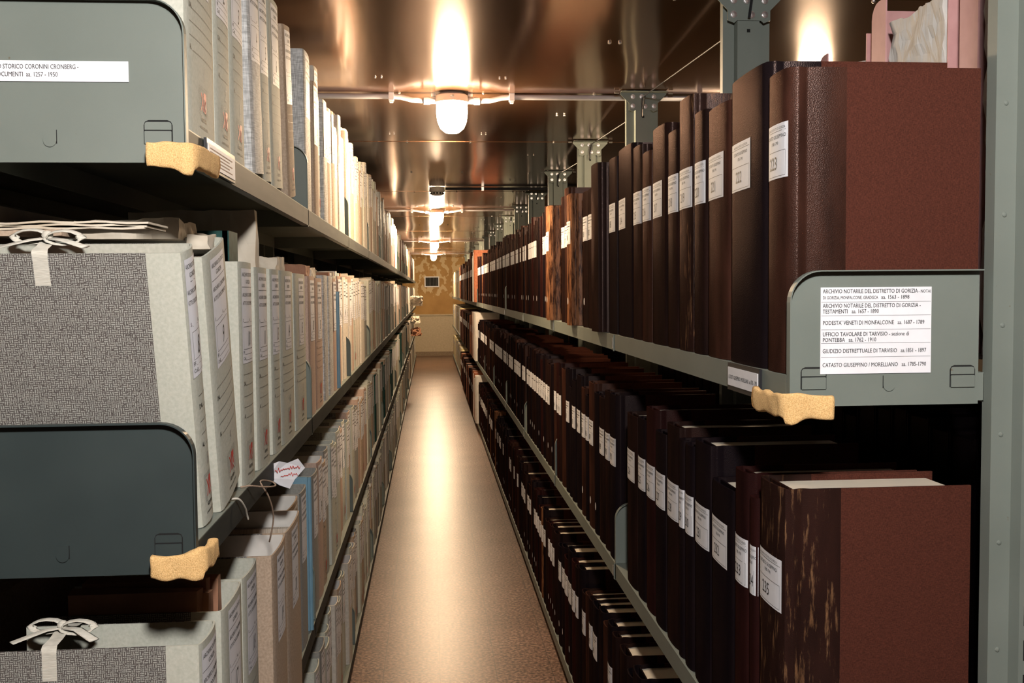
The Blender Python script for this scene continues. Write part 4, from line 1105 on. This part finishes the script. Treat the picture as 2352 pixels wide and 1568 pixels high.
# number sticker on the lip beside the foam
# pink folders on the far side of the right rack
for i, (ya, yb, zt, fl) in enumerate(((1.22, 1.60, 2.02, .055), (1.66, 1.93, 1.905, .06), (1.98, 2.20, 1.865, .05), (2.24, 2.40, 1.86, .05))):
    r = empty('pink_folder', (.875, ya, RZ[1]+.001)); hh = zt-RZ[1]
    tag(r, ['pink folder with thick crumpled papers beside the right-hand post', 'pink folder of crumpled papers, second from the right-hand post', 'pink folder with a white sheet, third from the right-hand post', 'farthest pink folder, its corner beside the ceiling glare'][i], 'folder', 'pink folders behind the right rack')
    b = MB(); b.box(0, .24, 0, .003, 0, hh, 'pink'); b.build('near_board', r)
    L = yb-ya
    b = MB(); rr_ = .03
    pts = [(L-fl, 0), (L, 0), (L, hh-rr_)]+[(L-rr_+rr_*math.cos(a), hh-rr_+rr_*math.sin(a)) for a in (.4, .8, 1.2)]+[(L-rr_, hh), (L-fl, hh)]
    k = len(pts); b.add([(-.012, y_, z_) for y_, z_ in pts]+[(-.009, y_, z_) for y_, z_ in pts], [tuple(range(k)), tuple(range(2*k-1, k-1, -1))]+[(j, (j+1) % k, k+(j+1) % k, k+j) for j in range(k)], 'pink')
    b.box(-.009, .24, L-.003, L, 0, hh-.01, 'pink'); b.build('flap_board', r)
    o = crumple('crumpled_papers', .0, .2, .012, L-fl-.004, .001, hh-(.0 if i == 0 else .05), 'white', 30+i, .009, nx=26); o.parent = r
# back side of the left rack: things seen through the gaps
crumple('cardboard_box', -.88, -.66, 1.75, 2.25, 1.062, 1.415, 'kraft', 40, .002, label='pale cardboard box on the rear shelf behind boxes 8 and 9', cat='box')
crumple('cardboard_box', -.89, -.66, 1.50, 1.95, .572, .90, 'kraft', 41, .003, label='tan cardboard box low on the rear shelf at the bottom left', cat='box')
crumple('paper_bundle', -.89, -.70, 1.35, 1.48, .572, .86, 'brownpaper', 43, .012, label='frayed brown paper bundle at the lower left edge behind box 16', cat='papers')
o = divider(LR, -.90, Y0+.01, .57, 1, h=.33); P_(o, LR)
rnd = random.Random(77); y = Y0+.03  # filler volumes added to black out the rear gap, page blocks darkened too
while y < Y0+BAY*4:
    w = rnd.uniform(.06, .10); hh = rnd.uniform(.40, .46); mb = MB(); book_cover(mb, w-.003, hh, .26, 'leather_dark', 'leather_dark', .01); mb.box(-w/2+.004, w/2-.004, .016, .257, .004, hh-.004, 'leather_dark')
    o = mb.build('bound_volume', None, (1.105, y+w/2, RZ[2]+.001)); o.rotation_euler = (0, 0, math.pi/2)
    tag(o, 'blackish filler volume added to darken the gap behind the right rack, below pink folders', 'book', 'filler volumes darkening the gap behind the right middle shelf'); y += w+.001
# wrapped bundles poking into the aisle far down on the left
for i, (y, z, s_) in enumerate(((14.0, 1.16, .12), (14.6, .90, .09), (14.6, .72, .10))):
    crumple('paper_bundle', XL+.020, XL+.17*s_/.12, y-.1, y+.1, z, z+s_, ['oldpaper', 'oldpaper', 'brownpaper'][i], 50+i, .03, label='%s crumpled wrapped bundle poking into the aisle far down the left rack' % ['topmost', 'middle', 'lowest'][i], cat='papers', group='wrapped bundles far down the left rack')
